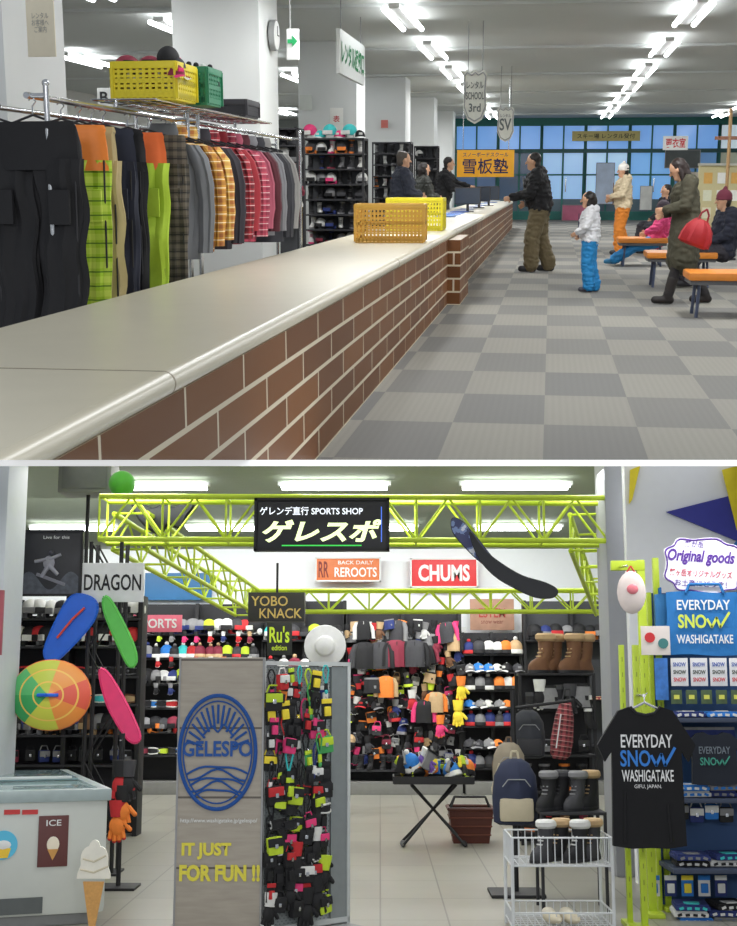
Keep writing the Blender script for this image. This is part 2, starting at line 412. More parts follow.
sign(A,572,131,640,141,VB-.4,M((205,190,120),.5),'long pale yellow notice banner on the window band',[('スキー場 レンタル受付',0,0,.85,.5,DARK,.01)],name='notice_banner',cat='banner')
sign(A,663,136,688,150,VB-5,WHITE,'white hanging sign with red changing room lettering',[('更衣室',0,0,.8,.7,RED,.02)],name='hanging_sign')
for (x0,y0,x1,y1,c) in ((596,163,614,204,(190,205,230)),(562,205,598,222,(190,100,130)),(640,186,652,210,(220,220,215)),(665,150,700,168,(80,86,86)),(690,172,700,190,(215,205,190)),(530,178,548,196,(90,130,190))):
    sign(A,x0,y0,x1,y1,VB-.6,M(c,.5,var=.3,scale=3),'printed notice board beside the glass doors',[],name='notice_board',cat='poster',group='notices at the entrance',frame=GREY)
g=G(); c,w,h=A.rect(697,170,760,228,36)
g.box((0,0,-.05),(w,.1,h+.2),M((205,195,150),.7,var=.06),bev=.02); g.box((0,-.06,h/2+.05),(w+.05,.14,.06),M((190,190,180)))
o=top('partition_screen',A,(c.x,c.y,.5*(h+.2)+.15),'pale yellow partition screen covered with small notices','partition',g)
for i in range(9): part('notice',o,G().box((0,0,0),(.22,.01,.28),M(random.choice([(240,240,235),(220,170,90),(225,225,200)]),.6)),(-w/2+.25+(i%3)*.35,-.06,.45-(i//3)*.45))
g=G(); 
for s in(-1,1): g.box((s*w*.4,0,-h/2-.15),(.06,.3,.1),GREY)
part('foot',o,g,(0,0,-.05))

PM=M((212,215,214),.6,var=.03,scale=1)
PV=[8.1,15.05,22.4,29.8,37,44]
for i,v in enumerate(PV):
    g=G(); g.box((0,0,HC/2),(.98,1.0,HC),PM,bev=.02)
    struct('trim_%d'%(i+2),A,g,(-3.2-.49,v,0))
o=top('wall_clock',A,(-3.15,15.1,A.u(279,38,-3.15).z),'round white wall clock on a square white column','clock',rz=math.pi/2)
part('case',o,G().cyl((0,-.03,0),(0,.03,0),.17,GREY,n=32))
part('dial',o,G().cyl((0,-.035,0),(0,-.032,0),.155,WHITE,n=32))
part('clock_hand',o,G().box((0,-.04,.05),(.012,.004,.1),BLACK))
part('clock_hand',o,G().box((.045,-.04,0),(.09,.004,.012),BLACK))
def paper(room,x0,y0,x1,y1,V,c,label,texts=[],**k): return sign(room,x0,y0,x1,y1,V,M(c,.6,var=.06),label,texts,name='poster',cat='poster',th=.012,**k)
paper(A,27,0,55,57,7.55,(218,210,188),'cream paper notice with small print taped to a column',[('レンタル\nお客様へ\nご案内',0,.1,.6,.35,GREY,.0)])
paper(A,330,108,343,130,21.8,(235,235,230),'white sheet with a chart taped to a column',[('表',0,0,.5,.3,RED,.01)])
paper(A,300,95,312,110,21.8,(200,205,200),'small grey notice taped to a column')
paper(A,381,120,388,128,29.2,(200,110,100),'small red notice taped to a column')

TUBE=M((250,252,255),.4,emit=10,var=.01)
lt=G().box((0,0,0),(.14,2.3,.06),WHITE,bev=.015); tb=G().cyl((0,-1.1,0),(0,1.1,0),.034,TUBE,n=8)
first=None
for ui,u in enumerate((-8.3,-5.3,-2.0,1.75,5.4)):
    for j in range(8):
        v=13.6+j*4.45+(.9 if ui in(0,1) else 0)
        if first is None:
            first=top('fluorescent_ceiling_light',A,(u,v,HC-.10),'white twin-tube fluorescent ceiling light, switched on','ceiling light',lt,group='fluorescent lights on the hall ceiling')
            for s in(-.13,.13): part('tube',first,tb,(s,0,-.04))
        else: dup(first,A,(u,v,HC-.10))
def area(room,loc,sx,sy,e,col=(1,1,1),rot=(0,0,0)):  # serves the tube fixtures and the added fill lamps alike
    l=bpy.data.lights.new('ceiling_or_fill_lamp','AREA'); l.shape='RECTANGLE'; l.size=sx; l.size_y=sy; l.energy=e; l.color=col
    o=bpy.data.objects.new('ceiling_or_fill_lamp',l); COL.objects.link(o); o.location=loc; o.rotation_euler=rot; TOPS.append((o,room)); return o
for u in(-5.3,-2.0,1.75,5.4):
    for j in range(0,8,2): area(A,(u,13.6+j*4.45+(.9 if u==-5.3 else 0),HC-.18),.3,2.3,92)
for u in(-4,-.5,3): area(A,(u,8.5,HC-.15),.4,2.3,80)

# ---- counter
o=top('service_counter',A,(0,0,0),'long low rental counter, cream laminate top over brown tiled front','counter')
BR=brick()
g=G(); g.box(((UC-.98-.99)/2-.03,21,.36),(.9,38,.72),BR); part('tiled_base',o,g)
g=G(); g.box((UC-.53,2.9,.755),(.98,1.75,.07),CREAM); g.box((UC-.53,21.9,.755),(.98,36.2,.07),CREAM); part('countertop',o,g)
g=G(); g.box((UC-.53,3.785,.786),(.985,.012,.009),M((120,112,95),.7)); part('seam',o,g)
g=G(); g.cyl((UC-.04,2,.752),(UC-.04,40,.752),.038,CREAM,n=20); g.cyl((UC-1.02,2,.755),(UC-1.02,40,.755),.03,CREAM,n=14); part('rounded_edge',o,g)
for v in(3.785,9.8,16,22): part('edge_joint',o,G().cyl((UC-.04,v-.006,.752),(UC-.04,v+.006,.752),.0388,M((150,140,120)),n=20))
part('pilaster',o,G().box((UC+.05,15.4,.36),(.16,1.5,.72),BR))

def crate(room,loc,w,d,h,m,label,rz=0,name='plastic_crate',group=None):
    o=top(name,room,loc,label,'crate',rz=rz,group=group)
    g=G(); t=.012; 
    g.box((0,0,t/2),(w,d,t),m,bev=.004); part('bottom',o,g)
    def side(L):
        q=G(); q.box((0,0,h-.02),(L+.01,t*2,.04),m,bev=.005); q.box((0,0,.03),(L,t,.03),m)
        q.box((0,0,h*.5),(L,t,.024),m)
        n=max(6,int(L/.035))
        for i in range(n+1): q.box((-L/2+L*i/n,0,h/2),(.016 if i not in(0,n) else .03,t,h-.02),m)
        for r in(.25,.37,.62,.74,.86): q.box((0,0,h*r),(L,t*.7,.014),m)
        return q.mesh('side')
    a=side(w); b=side(d)
    part('side',o,a,(0,-d/2,0)); part('side',o,a,(0,d/2,0)); part('side',o,b,(-w/2,0,0),(0,0,math.pi/2)); part('side',o,b,(w/2,0,0),(0,0,math.pi/2))
    return o
c=A.w(388,243,.79); crate(A,(c.x,c.y+.25,.79),.64,.5,.36,M((208,162,64),.45),'amber plastic mesh basket standing on the rental counter',rz=.05)
c=A.w(414,231,.79); crate(A,(c.x,c.y+.25,.79),.64,.5,.38,M((222,208,40),.45),'bright yellow plastic mesh basket standing on the rental counter')
for i in range(11):
    c=A.w(445+i*5+R(-2,2),217-i*1.6,.79)
    g=G(); 
    for j in range(3): g.box((R(-.02,.02),R(-.02,.02),.004+.006*j),(.3,.42,.005),M(random.choice([(240,240,240),(70,120,200),(230,230,220),(40,90,180),(110,150,215)]),.6),rot=(0,0,R(-.2,.2)))
    top('paper_stack',A,(c.x,c.y,.79),'small stack of forms lying on the rental counter','paper',g,group='forms on the rental counter')
for i,(px,py) in enumerate(((478,212),(488,208),(497,206))):
    c=A.w(px,py,.79); o=top('computer_monitor',A,(c.x-.2,c.y,.79),'dark flat computer monitor on the rental counter','monitor',group='monitors on the rental counter')
    part('screen_housing',o,G().box((0,0,.3),(.5,.04,.32),DARK,bev=.01))
    part('screen',o,G().box((0,-.022,.3),(.46,.006,.28),M((50,60,75),.2)))
    part('stand',o,G().box((0,.02,.09),(.05,.04,.16),DARK).box((0,.02,.008),(.24,.18,.016),DARK,bev=.005))
# ---- hanging garments
def trousers_g(m,W,L,seed,top_m=None):
    g=G(); tm=top_m or m
    for s in(-1,1):
        rg=[]
        for j in range(15):
            t=j/14; z=-.2-(L-.2)*t; rg.append((s*W*(.245-.012*t),.02*math.sin(3*t+seed),z,W*(.255-.03*t+.004*math.sin(19*t+seed)),.05+.006*math.sin(9*t+seed*s)))
        g.loft(rg,m,30,.2,seed+s)
    g.loft([(0,0,-.03,W*.44,.03),(0,0,-.055,W*.46,.034),(0,0,-.07,W*.45,.04),(0,0,-.14,W*.47,.052),(0,0,-.25,W*.48,.055)],tm,28,.10,seed)
    for s in(-1,1): g.box((s*W*.3,-.055,-.42),(W*.22,.02,.16),m,bev=.008); g.cyl((s*W*.44,-.02,-.2),(s*W*.42,-.02,-L+.02),.005,DARK,n=6)
    return g
def jacket_g(m,W,L,seed,sm=None):
    g=G()
    rg=[(0,0,-.02,.06,.045),(0,0,-.05,.10,.05),(0,0,-.09,W*.40,.06),(0,0,-.13,W*.45,.075)]
    for j in range(10):
        t=j/9; rg.append((.01*math.sin(5*t+seed),0,-.16-(L-.16)*t,W*(.45+.008*math.sin(14*t+seed)),.085+.01*math.sin(17*t+seed)))
    g.loft(rg,m,30,.13,seed)
    for s in(-1,1):
        g.loft([(s*W*.36,0,-.08,.05,.05),(s*W*.46,.0,-.16,.065,.06),(s*W*.51,.01,-.24,.056,.052),(s*W*.53,.01,-.32,.062,.058),(s*W*.54,.02,-.42,.052,.048),(s*W*.54,.02,-.5,.057,.053),(s*W*.53,.02,-L*.85,.047,.045),(s*W*.52,.02,-L*.95,.05,.048)],sm or m,22,.12,seed+s)
    g.loft([(0,-.01,.05,.08,.05),(0,0,.0,.095,.065),(0,0,-.03,.09,.06)],sm or m,16,.08)
    g.cyl((0,-.098,-.02),(0,-.098,-L+.02),.006,CHROME,n=6)
    return g
HG=G().tube([(-.19,0,-.06),(0,0,.0),(.19,0,-.06),(-.19,0,-.06)],.006,DARK,6).tube([(0,0,0),(0,0,.04),(.018,0,.06),(.0,0,.082),(-.018,0,.066)],.0035,CHROME,6).mesh('hanger')
def garment(room,u,v,z,kind,m,W,L,label,rz=0,top_m=None,group='ski wear on the rental rack'):
    sd=int(v*100)
    nm='hanging_trousers' if kind=='t' else 'hanging_jacket'
    o=top(nm,room,(u,v,z-.085),label,'trousers' if kind=='t' else 'jacket',rz=rz,group=group)
    part('trouser_legs' if kind=='t' else 'jacket_body',o,trousers_g(m,W,L,sd,top_m) if kind=='t' else jacket_g(m,W,L,sd,top_m))
    part('hanger',o,HG)
    return o
RU=-2.4; RZ=1.74
def rack(v0,v1,u=RU,z=RZ,off=.085):
    o=top('clothes_rail',A,(u,0,0),'chrome clothes rail standing behind the rental counter','clothes rail',group='clothes rails behind the counter')
    part('rail',o,G().cyl((0,v0-.03,z),(0,v1+.03,z),.015,CHROME,n=12))
    for v in(v0,v1):
        part('post',o,G().cyl((off,v,.05),(off,v,z+.05),.014,CHROME,n=12).ell((off,v,z+.055),.018,CHROME).cyl((0,v,z),(off,v,z),.012,CHROME))
        part('foot',o,G().box((0,v,.03),(.55,.04,.04),CHROME,bev=.01))
rack(5.95,8.35); rack(8.6,12.2)
rack(6.0,9.0,u=-2.95)
def rx(px,half): return 1300*(-RU-half)/(551-px)
GRN=M((170,200,50),.7,bump=.3); BK=M((20,20,24),.8,bump=.3)
seq=[('t',80,BK,.5,1.0,None,'black ski trousers on a hanger'),('t',103,plaid((165,200,45),(205,225,90),(90,130,30),.07),.46,.98,ORG,'lime green plaid ski trousers with orange waist'),
('t',118,M((186,168,122),.8),.44,.95,None,'beige ski trousers on a hanger'),('t',132,M((28,32,48),.8),.46,.96,None,'dark navy ski trousers on a hanger'),('t',143,BK,.46,.98,None,'black ski trousers on a hanger'),
('t',166,GRN,.46,.95,M((235,110,50),.7),'bright lime ski trousers with orange waistband'),('t',185,plaid((60,56,50),(98,90,78),(30,30,30),.05),.46,.95,None,'dark brown checked ski trousers on a hanger'),
('j',200,M((110,112,116),.8),.46,.8,None,'grey ski jacket on a hanger'),('j',212,plaid((205,150,60),(150,90,45),(240,225,190),.055),.5,.72,None,'orange and brown plaid ski jacket on a hanger'),('j',222,plaid((215,180,90),(180,110,55),(240,225,190),.05),.5,.74,None,'yellow plaid ski jacket on a hanger'),
('j',233,M((45,42,50),.8),.48,.8,None,'charcoal ski jacket on a hanger'),('j',243,plaid((165,45,55),(100,30,38),(225,190,190),.05),.5,.74,None,'red plaid ski jacket on a hanger'),('j',251,M((160,45,55),.8),.5,.7,None,'dark red ski jacket on a hanger'),
('j',259,plaid((195,80,100),(140,50,70),(230,210,210),.045),.5,.74,None,'pink plaid ski jacket on a hanger'),('j',265,M((170,84,104),.8),.5,.68,None,'dusty pink ski jacket on a hanger'),('j',272,M((90,40,50),.8),.5,.7,None,'maroon ski jacket on a hanger'),
('j',279,M((130,130,135),.8),.5,.75,None,'light grey ski jacket on a hanger'),('j',286,M((60,60,66),.8),.5,.8,None,'dark grey ski jacket on a hanger'),('j',292,M((150,148,146),.8),.5,.75,None,'pale grey ski jacket on a hanger')]
for k,px,m,W,L,tm,lb in seq: garment(A,RU,rx(px,W*.46),RZ,k,m,W,L*R(.94,1.05),lb,rz=R(-.22,.22),top_m=tm)
for i,(u,v) in enumerate(((-2.95,6.12),(-2.95,6.4),(-2.62,6.1),(-2.95,6.7))): garment(A,u,v,RZ-.01,'t',BK if i%2 else M((30,32,36),.8),.48,1.05,'black ski trousers on a hanger',rz=R(-.1,.1))
rack(9.5,14,u=-3.0)
for i in range(12): garment(A,-2.95,9.6+i*.36,RZ,'j',M(random.choice([(40,40,45),(120,60,60),(90,90,95),(150,60,75),(60,55,60)]),.8),.5,.75,'dark ski jacket hanging on the rear rail',rz=R(-.1,.1),group='ski wear on the rear rail')
o=top('overhead_shelf',A,(0,0,0),'thin wire shelf fixed above the clothes rails','shelf')
g=G()
for i in range(5): g.cyl((-2.5+i*.09,7.1,RZ+.05),(-2.5+i*.09,10.1,RZ+.05),.006,CHROME,n=6)
for i in range(16): g.cyl((-2.5,7.1+i*.2,RZ+.05),(-2.14,7.1+i*.2,RZ+.05),.005,CHROME,n=6)
part('wire_shelf',o,g)
for v in(7.2,8.6,10): part('bracket',o,G().cyl((-2.4,v,RZ+.018),(-2.4,v,RZ+.05),.012,CHROME))
zz=RZ+.057
c=A.v(150,110,7.45); crate(A,(c.x+.02,7.5,zz),.36,.42,.21,M((218,200,30),.45),'yellow plastic mesh crate of gloves on the clothes rail')
c=A.v(196,110,7.9); crate(A,(c.x+.02,7.95,zz),.16,.34,.22,M((26,120,82),.45),'green plastic mesh crate on top of the clothes rail')
c=A.v(238,113,9.6); crate(A,(c.x,9.4,zz),.3,.4,.12,M((50,50,55),.5),'dark shallow plastic crate on top of the clothes rail')
# ------- small goods meshes (shared)
GC={}
def cachemesh(kind,cols,fn):
    k=(kind,tuple(cols))
    if k not in GC: GC[k]=fn(*[M(c,.75,var=.15,scale=30) for c in cols]).mesh(kind)
    return GC[k]
def g_glove(a,b):
    g=G(); g.ell((0,0,-.17),(.055,.028,.07),a,12,8); g.loft([(0,0,-.11,.045,.028),(0,0,-.02,.058,.034),(0,0,0,.058,.034)],b,12)
    for i,(x,l) in enumerate(((-.038,.05),(-.013,.065),(.013,.06),(.037,.045))):
        g.cyl((x,0,-.2),(x*1.25,.0,-.2-l),.016,a,n=8); g.ell((x*1.25,0,-.2-l),.016,b,8,5)
    g.cyl((.04,0,-.14),(.085,0,-.19),.017,a,n=8); g.ell((.085,0,-.19),.017,a,8,5); return g
def g_beanie(a,b):
    g=G(); g.lathe([(.098,0),(.106,.01),(.106,.05),(.1,.062)],(0,0,0),b,16); g.lathe([(.098,.055),(.1,.1),(.085,.15),(.05,.185),(.01,.2)],(0,0,0),a,16); g.ell((0,0,.215),.032,b,10,6); return g
def g_cap(a,b):
    g=G(); g.ell((0,0,.02),(.095,.105,.11),a,16,7,zmin=0); g.sheet(lambda s,t:((s-.5)*.17,-.09-.09*t*math.cos((s-.5)*2.4),.03-.02*t-.05*(s-.5)**2*4*.4),8,3,b); g.ell((0,0,.13),.012,b,8,5); g.box((0,-.098,.07),(.06,.012,.035),b,bev=.005); return g
def g_helmet(a,b):
    g=G(); g.ell((0,0,.10),(.115,.14,.13),a,18,9,zmin=-.35)
    for s in(-1,1): g.ell((s*.1,.01,.035),(.028,.05,.055),b,10,7)
    g.box((0,-.125,.09),(.17,.03,.07),b,bev=.014); g.tube([(-.1,0,.02),(-.04,-.06,-.0),(.04,-.06,-.0),(.1,0,.02)],.006,b,6); return g
def g_goggles(a,b):
    g=G(); 
    def f(s,t): 
        x=(s-.5)*2; return (x*.09,-.05*(1-x*x)-.01,(t-.5)*.085*(1-.25*x*x)+ (0.012*math.cos(x*6) if t<.5 else 0))
    g.sheet(f,14,4,a)
    g.tube([(x*.09,-.05*(1-x*x)-.006,.045*(1-.25*x*x)) for x in(-1,-.6,-.2,.2,.6,1)],.011,b,6); g.tube([(x*.09,-.05*(1-x*x)-.006,-.042*(1-.25*x*x)) for x in(-1,-.6,-.2,.2,.6,1)],.011,b,6)
    g.tube([(-.09,0,0),(-.1,.05,0),(0,.09,0),(.1,.05,0),(.09,0,0)],.018,b,6); return g
def g_boot(a,b):
    g=G(); g.loft([(0,.02,.03,.05,.11),(0,.02,.06,.05,.105),(0,.05,.09,.045,.07),(0,.07,.13,.045,.05),(0,.07,.2,.05,.055),(0,.07,.25,.055,.06)],a,14)
    g.loft([(0,.02,0,.052,.122),(0,.02,.032,.053,.124)],b,14); g.loft([(0,.07,.235,.058,.064),(0,.07,.25,.06,.068),(0,.07,.262,.058,.064)],b,14,.05)
    for z in(.11,.14,.17): g.box((0,.02-(z-.11)*.1,z),(.06,.012,.008),b)
    return g
def g_pouch(a,b):
    g=G(); g.box((0,0,-.11),(.12,.05,.13),a,bev=.022); g.box((0,-.027,-.085),(.118,.016,.06),b,bev=.007); g.tube([(-.05,0,-.05),(-.03,0,0),(.03,0,0),(.05,0,-.05)],.006,b,6); g.box((0,-.037,-.11),(.025,.008,.03),CHROME,bev=.003); return g
def g_card(a,b):
    g=G(); g.box((0,0,-.09),(.09,.006,.15),a,bev=.003); g.box((0,-.006,-.03),(.09,.008,.035),b,bev=.003); g.box((0,-.014,-.105),(.055,.02,.07),b,bev=.009); g.tube([(0,.02,0),(0,-.0,0),(0,-.004,-.01)],.003,CHROME,5); return g
def g_lanyard(a,b):
    g=G(); g.tube([(-.005,0,-.16),(-.03,0,-.05),(-.012,0,-.005),(.012,0,-.005),(.03,0,-.05),(.005,0,-.16)],.007,a,6); g.box((0,0,-.19),(.035,.012,.06),b,bev=.005); g.ell((0,0,-.235),(.018,.009,.022),a,8,6); return g
def g_sock(a,b):
    g=G(); g.loft([(0,0,0,.045,.018),(0,0,-.05,.045,.02),(0,0,-.2,.04,.02),(0.01,0,-.26,.05,.022),(.03,0,-.31,.055,.022),(.05,0,-.34,.03,.015)],a,12); g.loft([(0,0,.004,.047,.02),(0,0,-.04,.047,.022)],b,12); g.loft([(.0,0,-.13,.044,.023),(.0,0,-.16,.044,.023)],b,12); return g
def g_shirt(a,b):
    g=G(); g.box((0,0,.018),(.27,.34,.034),a,bev=.014); g.box((0,.0,.04),(.25,.3,.012),a,bev=.006); g.cyl((-.05,-.12,.046),(.05,-.12,.046),.008,b,n=8)
    for x in(-.09,-.03,.03,.09): g.box((x,-.172,.02),(.035,.006,.02),b,rot=(0,x*4,0))
    g.box((0,-.05,.047),(.12,.1,.003),b); return g
def g_neck(a,b):
    g=G(); g.loft([(0,0,0,.1,.03),(0,0,-.06,.11,.035),(0,0,-.14,.105,.035),(0,0,-.2,.12,.04)],a,24,.1); g.loft([(0,0,.004,.104,.033),(0,0,-.02,.107,.036)],b,14)
    g.box((.03,-.04,-.12),(.07,.006,.04),b,bev=.002); return g
def g_wear(a,b):
    g=G(); g.loft([(0,0,0,.05,.03),(0,0,-.03,.13,.035),(0,0,-.1,.12,.045),(0,0,-.33,.12,.045)],a,24,.12)
    for s in(-1,1): g.loft([(s*.11,0,-.03,.035,.03),(s*.15,0,-.12,.04,.035),(s*.16,0,-.32,.035,.03)],b,10,.05)
    g.cyl((0,-.052,-.02),(0,-.052,-.32),.005,b,n=6); return g
def g_fboot(a,b):
    g=G(); g.loft([(0,.0,.0,.058,.13),(0,.0,.03,.062,.135),(0,-.005,.06,.058,.125),(0,.005,.09,.055,.105),(0,.04,.12,.052,.075),(0,.055,.16,.055,.062),(0,.055,.27,.062,.068)],a,16)
    g.loft([(0,.055,.25,.066,.072),(0,.055,.27,.082,.088),(0,.055,.30,.08,.086),(0,.055,.315,.066,.07)],b,18,.08); g.loft([(0,0,-.004,.062,.138),(0,0,.02,.064,.14)],DARK,16)
    for z in(.10,.13,.16,.19): g.box((0,-.04+(z-.10)*.45,z),(.05,.014,.01),b)
    return g
KF=dict(glove=g_glove,beanie=g_beanie,cap=g_cap,helmet=g_helmet,goggles=g_goggles,boot=g_boot,pouch=g_pouch,card=g_card,lanyard=g_lanyard,sock=g_sock,shirt=g_shirt,neck=g_neck,wear=g_wear,fboot=g_fboot)
NM=dict(glove=('ski_glove','glove','padded ski glove'),beanie=('beanie','hat','knitted pompom beanie'),cap=('cap','hat','brimmed cap'),helmet=('helmet','helmet','snow helmet'),goggles=('ski_goggles','goggles','ski goggles'),
 boot=('boot','boot','snow boot'),pouch=('pouch','pouch','small zip pouch'),card=('carded_accessory','accessory','carded accessory'),lanyard=('lanyard','lanyard','looped lanyard strap'),sock=('ski_sock','sock','long ski sock'),
 shirt=('folded_shirt','shirt','folded shirt'),neck=('neck_warmer','neck warmer','fleece neck warmer'),wear=('small_jacket','jacket','hanging jacket'),fboot=('winter_boot','boot','fur-cuffed winter boot'))
CN={(25,25,28):'black',(60,60,64):'charcoal',(130,130,132):'grey',(215,215,212):'white',(35,50,110):'navy blue',(40,120,200):'blue',(190,215,50):'lime',(225,60,120):'pink',(190,40,45):'red',(235,130,50):'orange',(130,40,60):'maroon',(70,160,90):'green',(190,160,120):'tan',(240,215,60):'yellow',(110,80,160):'purple',(110,75,50):'brown',(60,190,190):'turquoise'}
CV={v:k for k,v in CN.items()}
def item(kind,c1,c2,room,loc,where,group,rz=0,scale=1,rot=None):
    me=cachemesh(kind,(CV[c1],CV[c2]),KF[kind]); n,cat,ds=NM[kind]
    lb=f'{c1} {ds} with {c2} trim {where}' if c1!=c2 else f'{c1} {ds} {where}'
    if len(lb.split())>12: lb=f'{c1} {ds} {where}'
    return top(n,room,loc,lb,cat,me,group=group,rz=rz,scale=scale,rot=rot)
for i in range(9): item(('helmet','glove','cap')[i%3],*random.choice([('maroon','pink'),('maroon','black'),('white','black'),('black','white'),('black','maroon')]),A,(A.v(129+i*6.5,100,7.45).x,7.45+R(-.12,.12),zz+.12+(.1 if i%3==1 else 0)),'heaped in the yellow crate','gloves and helmets in the crate',rz=R(-1,1),scale=.6)
for i,(px,py,a_,b_) in enumerate(((160,82,'black','maroon'),(168,80,'maroon','white'),(177,80,'black','white'),(171,70,'black','pink'),(179,71,'charcoal','maroon'))): item('helmet' if i%2 else 'cap',a_,b_,A,(A.v(px,py,7.5).x,7.45,A.v(px,py,7.5).z),'on top of the crate','gloves and helmets in the crate',scale=.55,rz=i)
for i in range(4): item('beanie',*random.choice([('green','black'),('black','white')]),A,(A.v(192+i*4,100,7.9).x,7.85+.07*i,zz+.12),'heaped in the green crate','hats in the green crate',scale=.55)
# ------- boot shelves
def shelf_unit(room,x0,y0,x1,V,nrow,ncol,depth,kinds,cols,label,grp,where,base=0,zbot=.1,matf=DARK,back=None,isc=1.0):
    c0=room.v(x0,y0,V); c1=room.v(x1,y0,V); W=c1.x-c0.x; H=c0.z-base
    o=top('shelf_unit',room,((c0.x+c1.x)/2,V+depth/2,base),label,'shelf')
    for s in(-1,1): part('side_frame',o,G().box((s*(W/2-.012),-depth/2+.015,H/2),(.025,.03,H),matf).box((s*(W/2-.012),depth/2-.015,H/2),(.025,.03,H),matf).box((s*(W/2-.012),0,H-.015),(.025,depth,.03),matf).box((s*(W/2-.012),0,.06),(.025,depth,.03),matf))
    if back: part('back_panel',o,G().box((0,depth/2+.01,H/2),(W,.02,H),back))
    for r in range(nrow+1):
        z=zbot+(H-zbot)*r/nrow
        part('shelf_board',o,G().box((0,0,min(z,H)-.01),(W-.03,depth-.03,.02),matf,bev=.003))
        if r<nrow:
            for q in range(ncol):
                k=random.choice(kinds); a,b=random.choice(cols)
                item(k,a,b,room,(c0.x+W*(q+.5)/ncol+R(-.015,.015),V+depth*.45,base+z+.002+(.05 if k=='goggles' else 0)),where,grp,rz=R(-.5,.5),scale=isc*R(.9,1.05))
    return o
DK=[('black','grey'),('charcoal','grey'),('black','charcoal'),('black','maroon'),('grey','black'),('black','navy blue'),('white','black'),('black','charcoal'),('charcoal','orange'),('black','black'),('white','grey')]
BP=M((74,76,80),.8)
shelf_unit(A,303,138,364,17.2,9,6,.4,['boot','boot','helmet'],DK+[('white','pink')],'tall dark open shelf stacked with rental snowboard boots','rental boots on the shelf','on the rental shelf',zbot=.15,isc=.66,back=BP)
shelf_unit(A,372,142,411,22.5,10,5,.4,['boot'],DK,'tall dark open shelf of rental boots beside a column','rental boots on the second shelf','on the second shelf',zbot=.15,isc=.64,back=BP)
shelf_unit(A,414,146,438,28,8,3,.4,['boot','helmet'],DK,'narrow dark open shelf of rental helmets and boots','rental gear on the far shelf','on the far shelf',zbot=.15,isc=.7,back=BP)
shelf_unit(A,262,128,298,15.7,5,3,.4,['beanie','cap','helmet'],DK+[('red','white'),('pink','white')],'dark open shelf with knitted hats beside a column','rental hats on the shelf','on the hat shelf',zbot=1.0,isc=.85,back=BP)
for i in range(6): item('cap' if i%2 else 'helmet',*random.choice([('pink','white'),('black','white'),('turquoise','white'),('red','black')]),A,(A.v(308+i*10,138,17.3).x,17.45,A.v(308,138,17.2).z+.003),'on top of the boot shelf','hats on top of the boot shelf',rz=R(-.5,.5),scale=.8)

# ------- hanging signs
def rod(g,x,y,z0,z1): g.cyl((x,y,z0),(x,y,z1),.007,GREY,n=6)
a=A.u(338,28,-2.7); b=A.u(338,73,-2.7); V2=1300*2.7/(551-367)
o=top('hanging_sign',A,(-2.7,(a.y+V2)/2,(a.z+b.z)/2),'white hanging banner sign with green rental return lettering','sign',rz=math.pi/2)
L=V2-a.y; Hh=a.z-b.z
part('panel',o,G().box((0,0,0),(L,.05,Hh),M((212,215,213),.8,var=.03),bev=.01)); txt(o,'レンタル返却口',0,0,L*.92,Hh*.56,-.032,M((24,120,70),.8),.035)
g=G(); 
for s in(-1,1): rod(g,s*L*.4,0,Hh/2,HC-(a.z+b.z)/2)
part('hanging_rod',o,g)
c,w,h=A.rect(287,29,299,60,14.2)
o=top('exit_sign',A,c,'white and green hanging exit sign with an arrow','sign'); part('panel',o,G().box((0,0,0),(w,.06,h),WHITE,bev=.01))
part('arrow',o,G().prism([(-.05,-.02),(.0,-.02),(.0,-.06),(.055,0),(0,.06),(0,.02),(-.05,.02)],-.045,-.031,M((20,140,80),emit=.3)),(0,0,.03))
g=G(); rod(g,-.03,0,h/2,HC-c.z); part('hanging_rod',o,g)
def shield(x0,y0,x1,y1,V,lines,label):
    c,w,h=A.rect(x0,y0,x1,y1,V); W=M((200,200,190),.5)
    o=top('hanging_sign',A,c,label,'sign')
    pts=[(-.5,.42),(-.38,.5),(-.15,.44),(0,.5),(.15,.44),(.38,.5),(.5,.42),(.46,.1),(.5,-.2),(.3,-.42),(0,-.5),(-.3,-.42),(-.5,-.2),(-.46,.1)]
    part('panel',o,G().prism([(x*w,z*h) for x,z in pts],-.03,.03,W))
    part('border',o,G().tube([(x*w*.88,-.035,z*h*.9) for x,z in pts+pts[:1]],.01,GREY,6))
    for t,fz,fw,fh in lines: txt(o,t,0,fz*h,fw*w,fh*h,-.036,M((90,95,95)),.02)
    g=G(); rod(g,-w*.3,0,h*.45,HC-c.z); rod(g,w*.3,0,h*.45,HC-c.z); part('hanging_rod',o,g)
shield(463,70,487,124,19.5,[('レンタル',.22,.7,.14),('SCHOOL',.02,.75,.14),('3rd',-.2,.5,.16)],'grey-white shield-shaped hanging sign with school lettering')
shield(497,107,514,142,27,[('レンタル',.25,.6,.1),('SV',0,.7,.35)],'grey-white shield-shaped hanging sign with large initials')
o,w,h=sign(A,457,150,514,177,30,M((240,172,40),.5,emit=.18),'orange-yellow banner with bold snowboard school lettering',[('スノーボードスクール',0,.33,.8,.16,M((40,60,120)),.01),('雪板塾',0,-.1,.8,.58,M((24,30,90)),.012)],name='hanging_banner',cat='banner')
part('hanging_rod',o,G().cyl((-w*.4,0,h/2),(-w*.4,0,HC-o.location.z),.01,CHROME,n=6).cyl((w*.4,0,h/2),(w*.4,0,HC-o.location.z),.01,CHROME,n=6))
o,w,h=sign(A,98,88,112,107,9.2,WHITE,'small white letter card on the clothes rail',[('B',0,0,.6,.6,DARK,.02)])

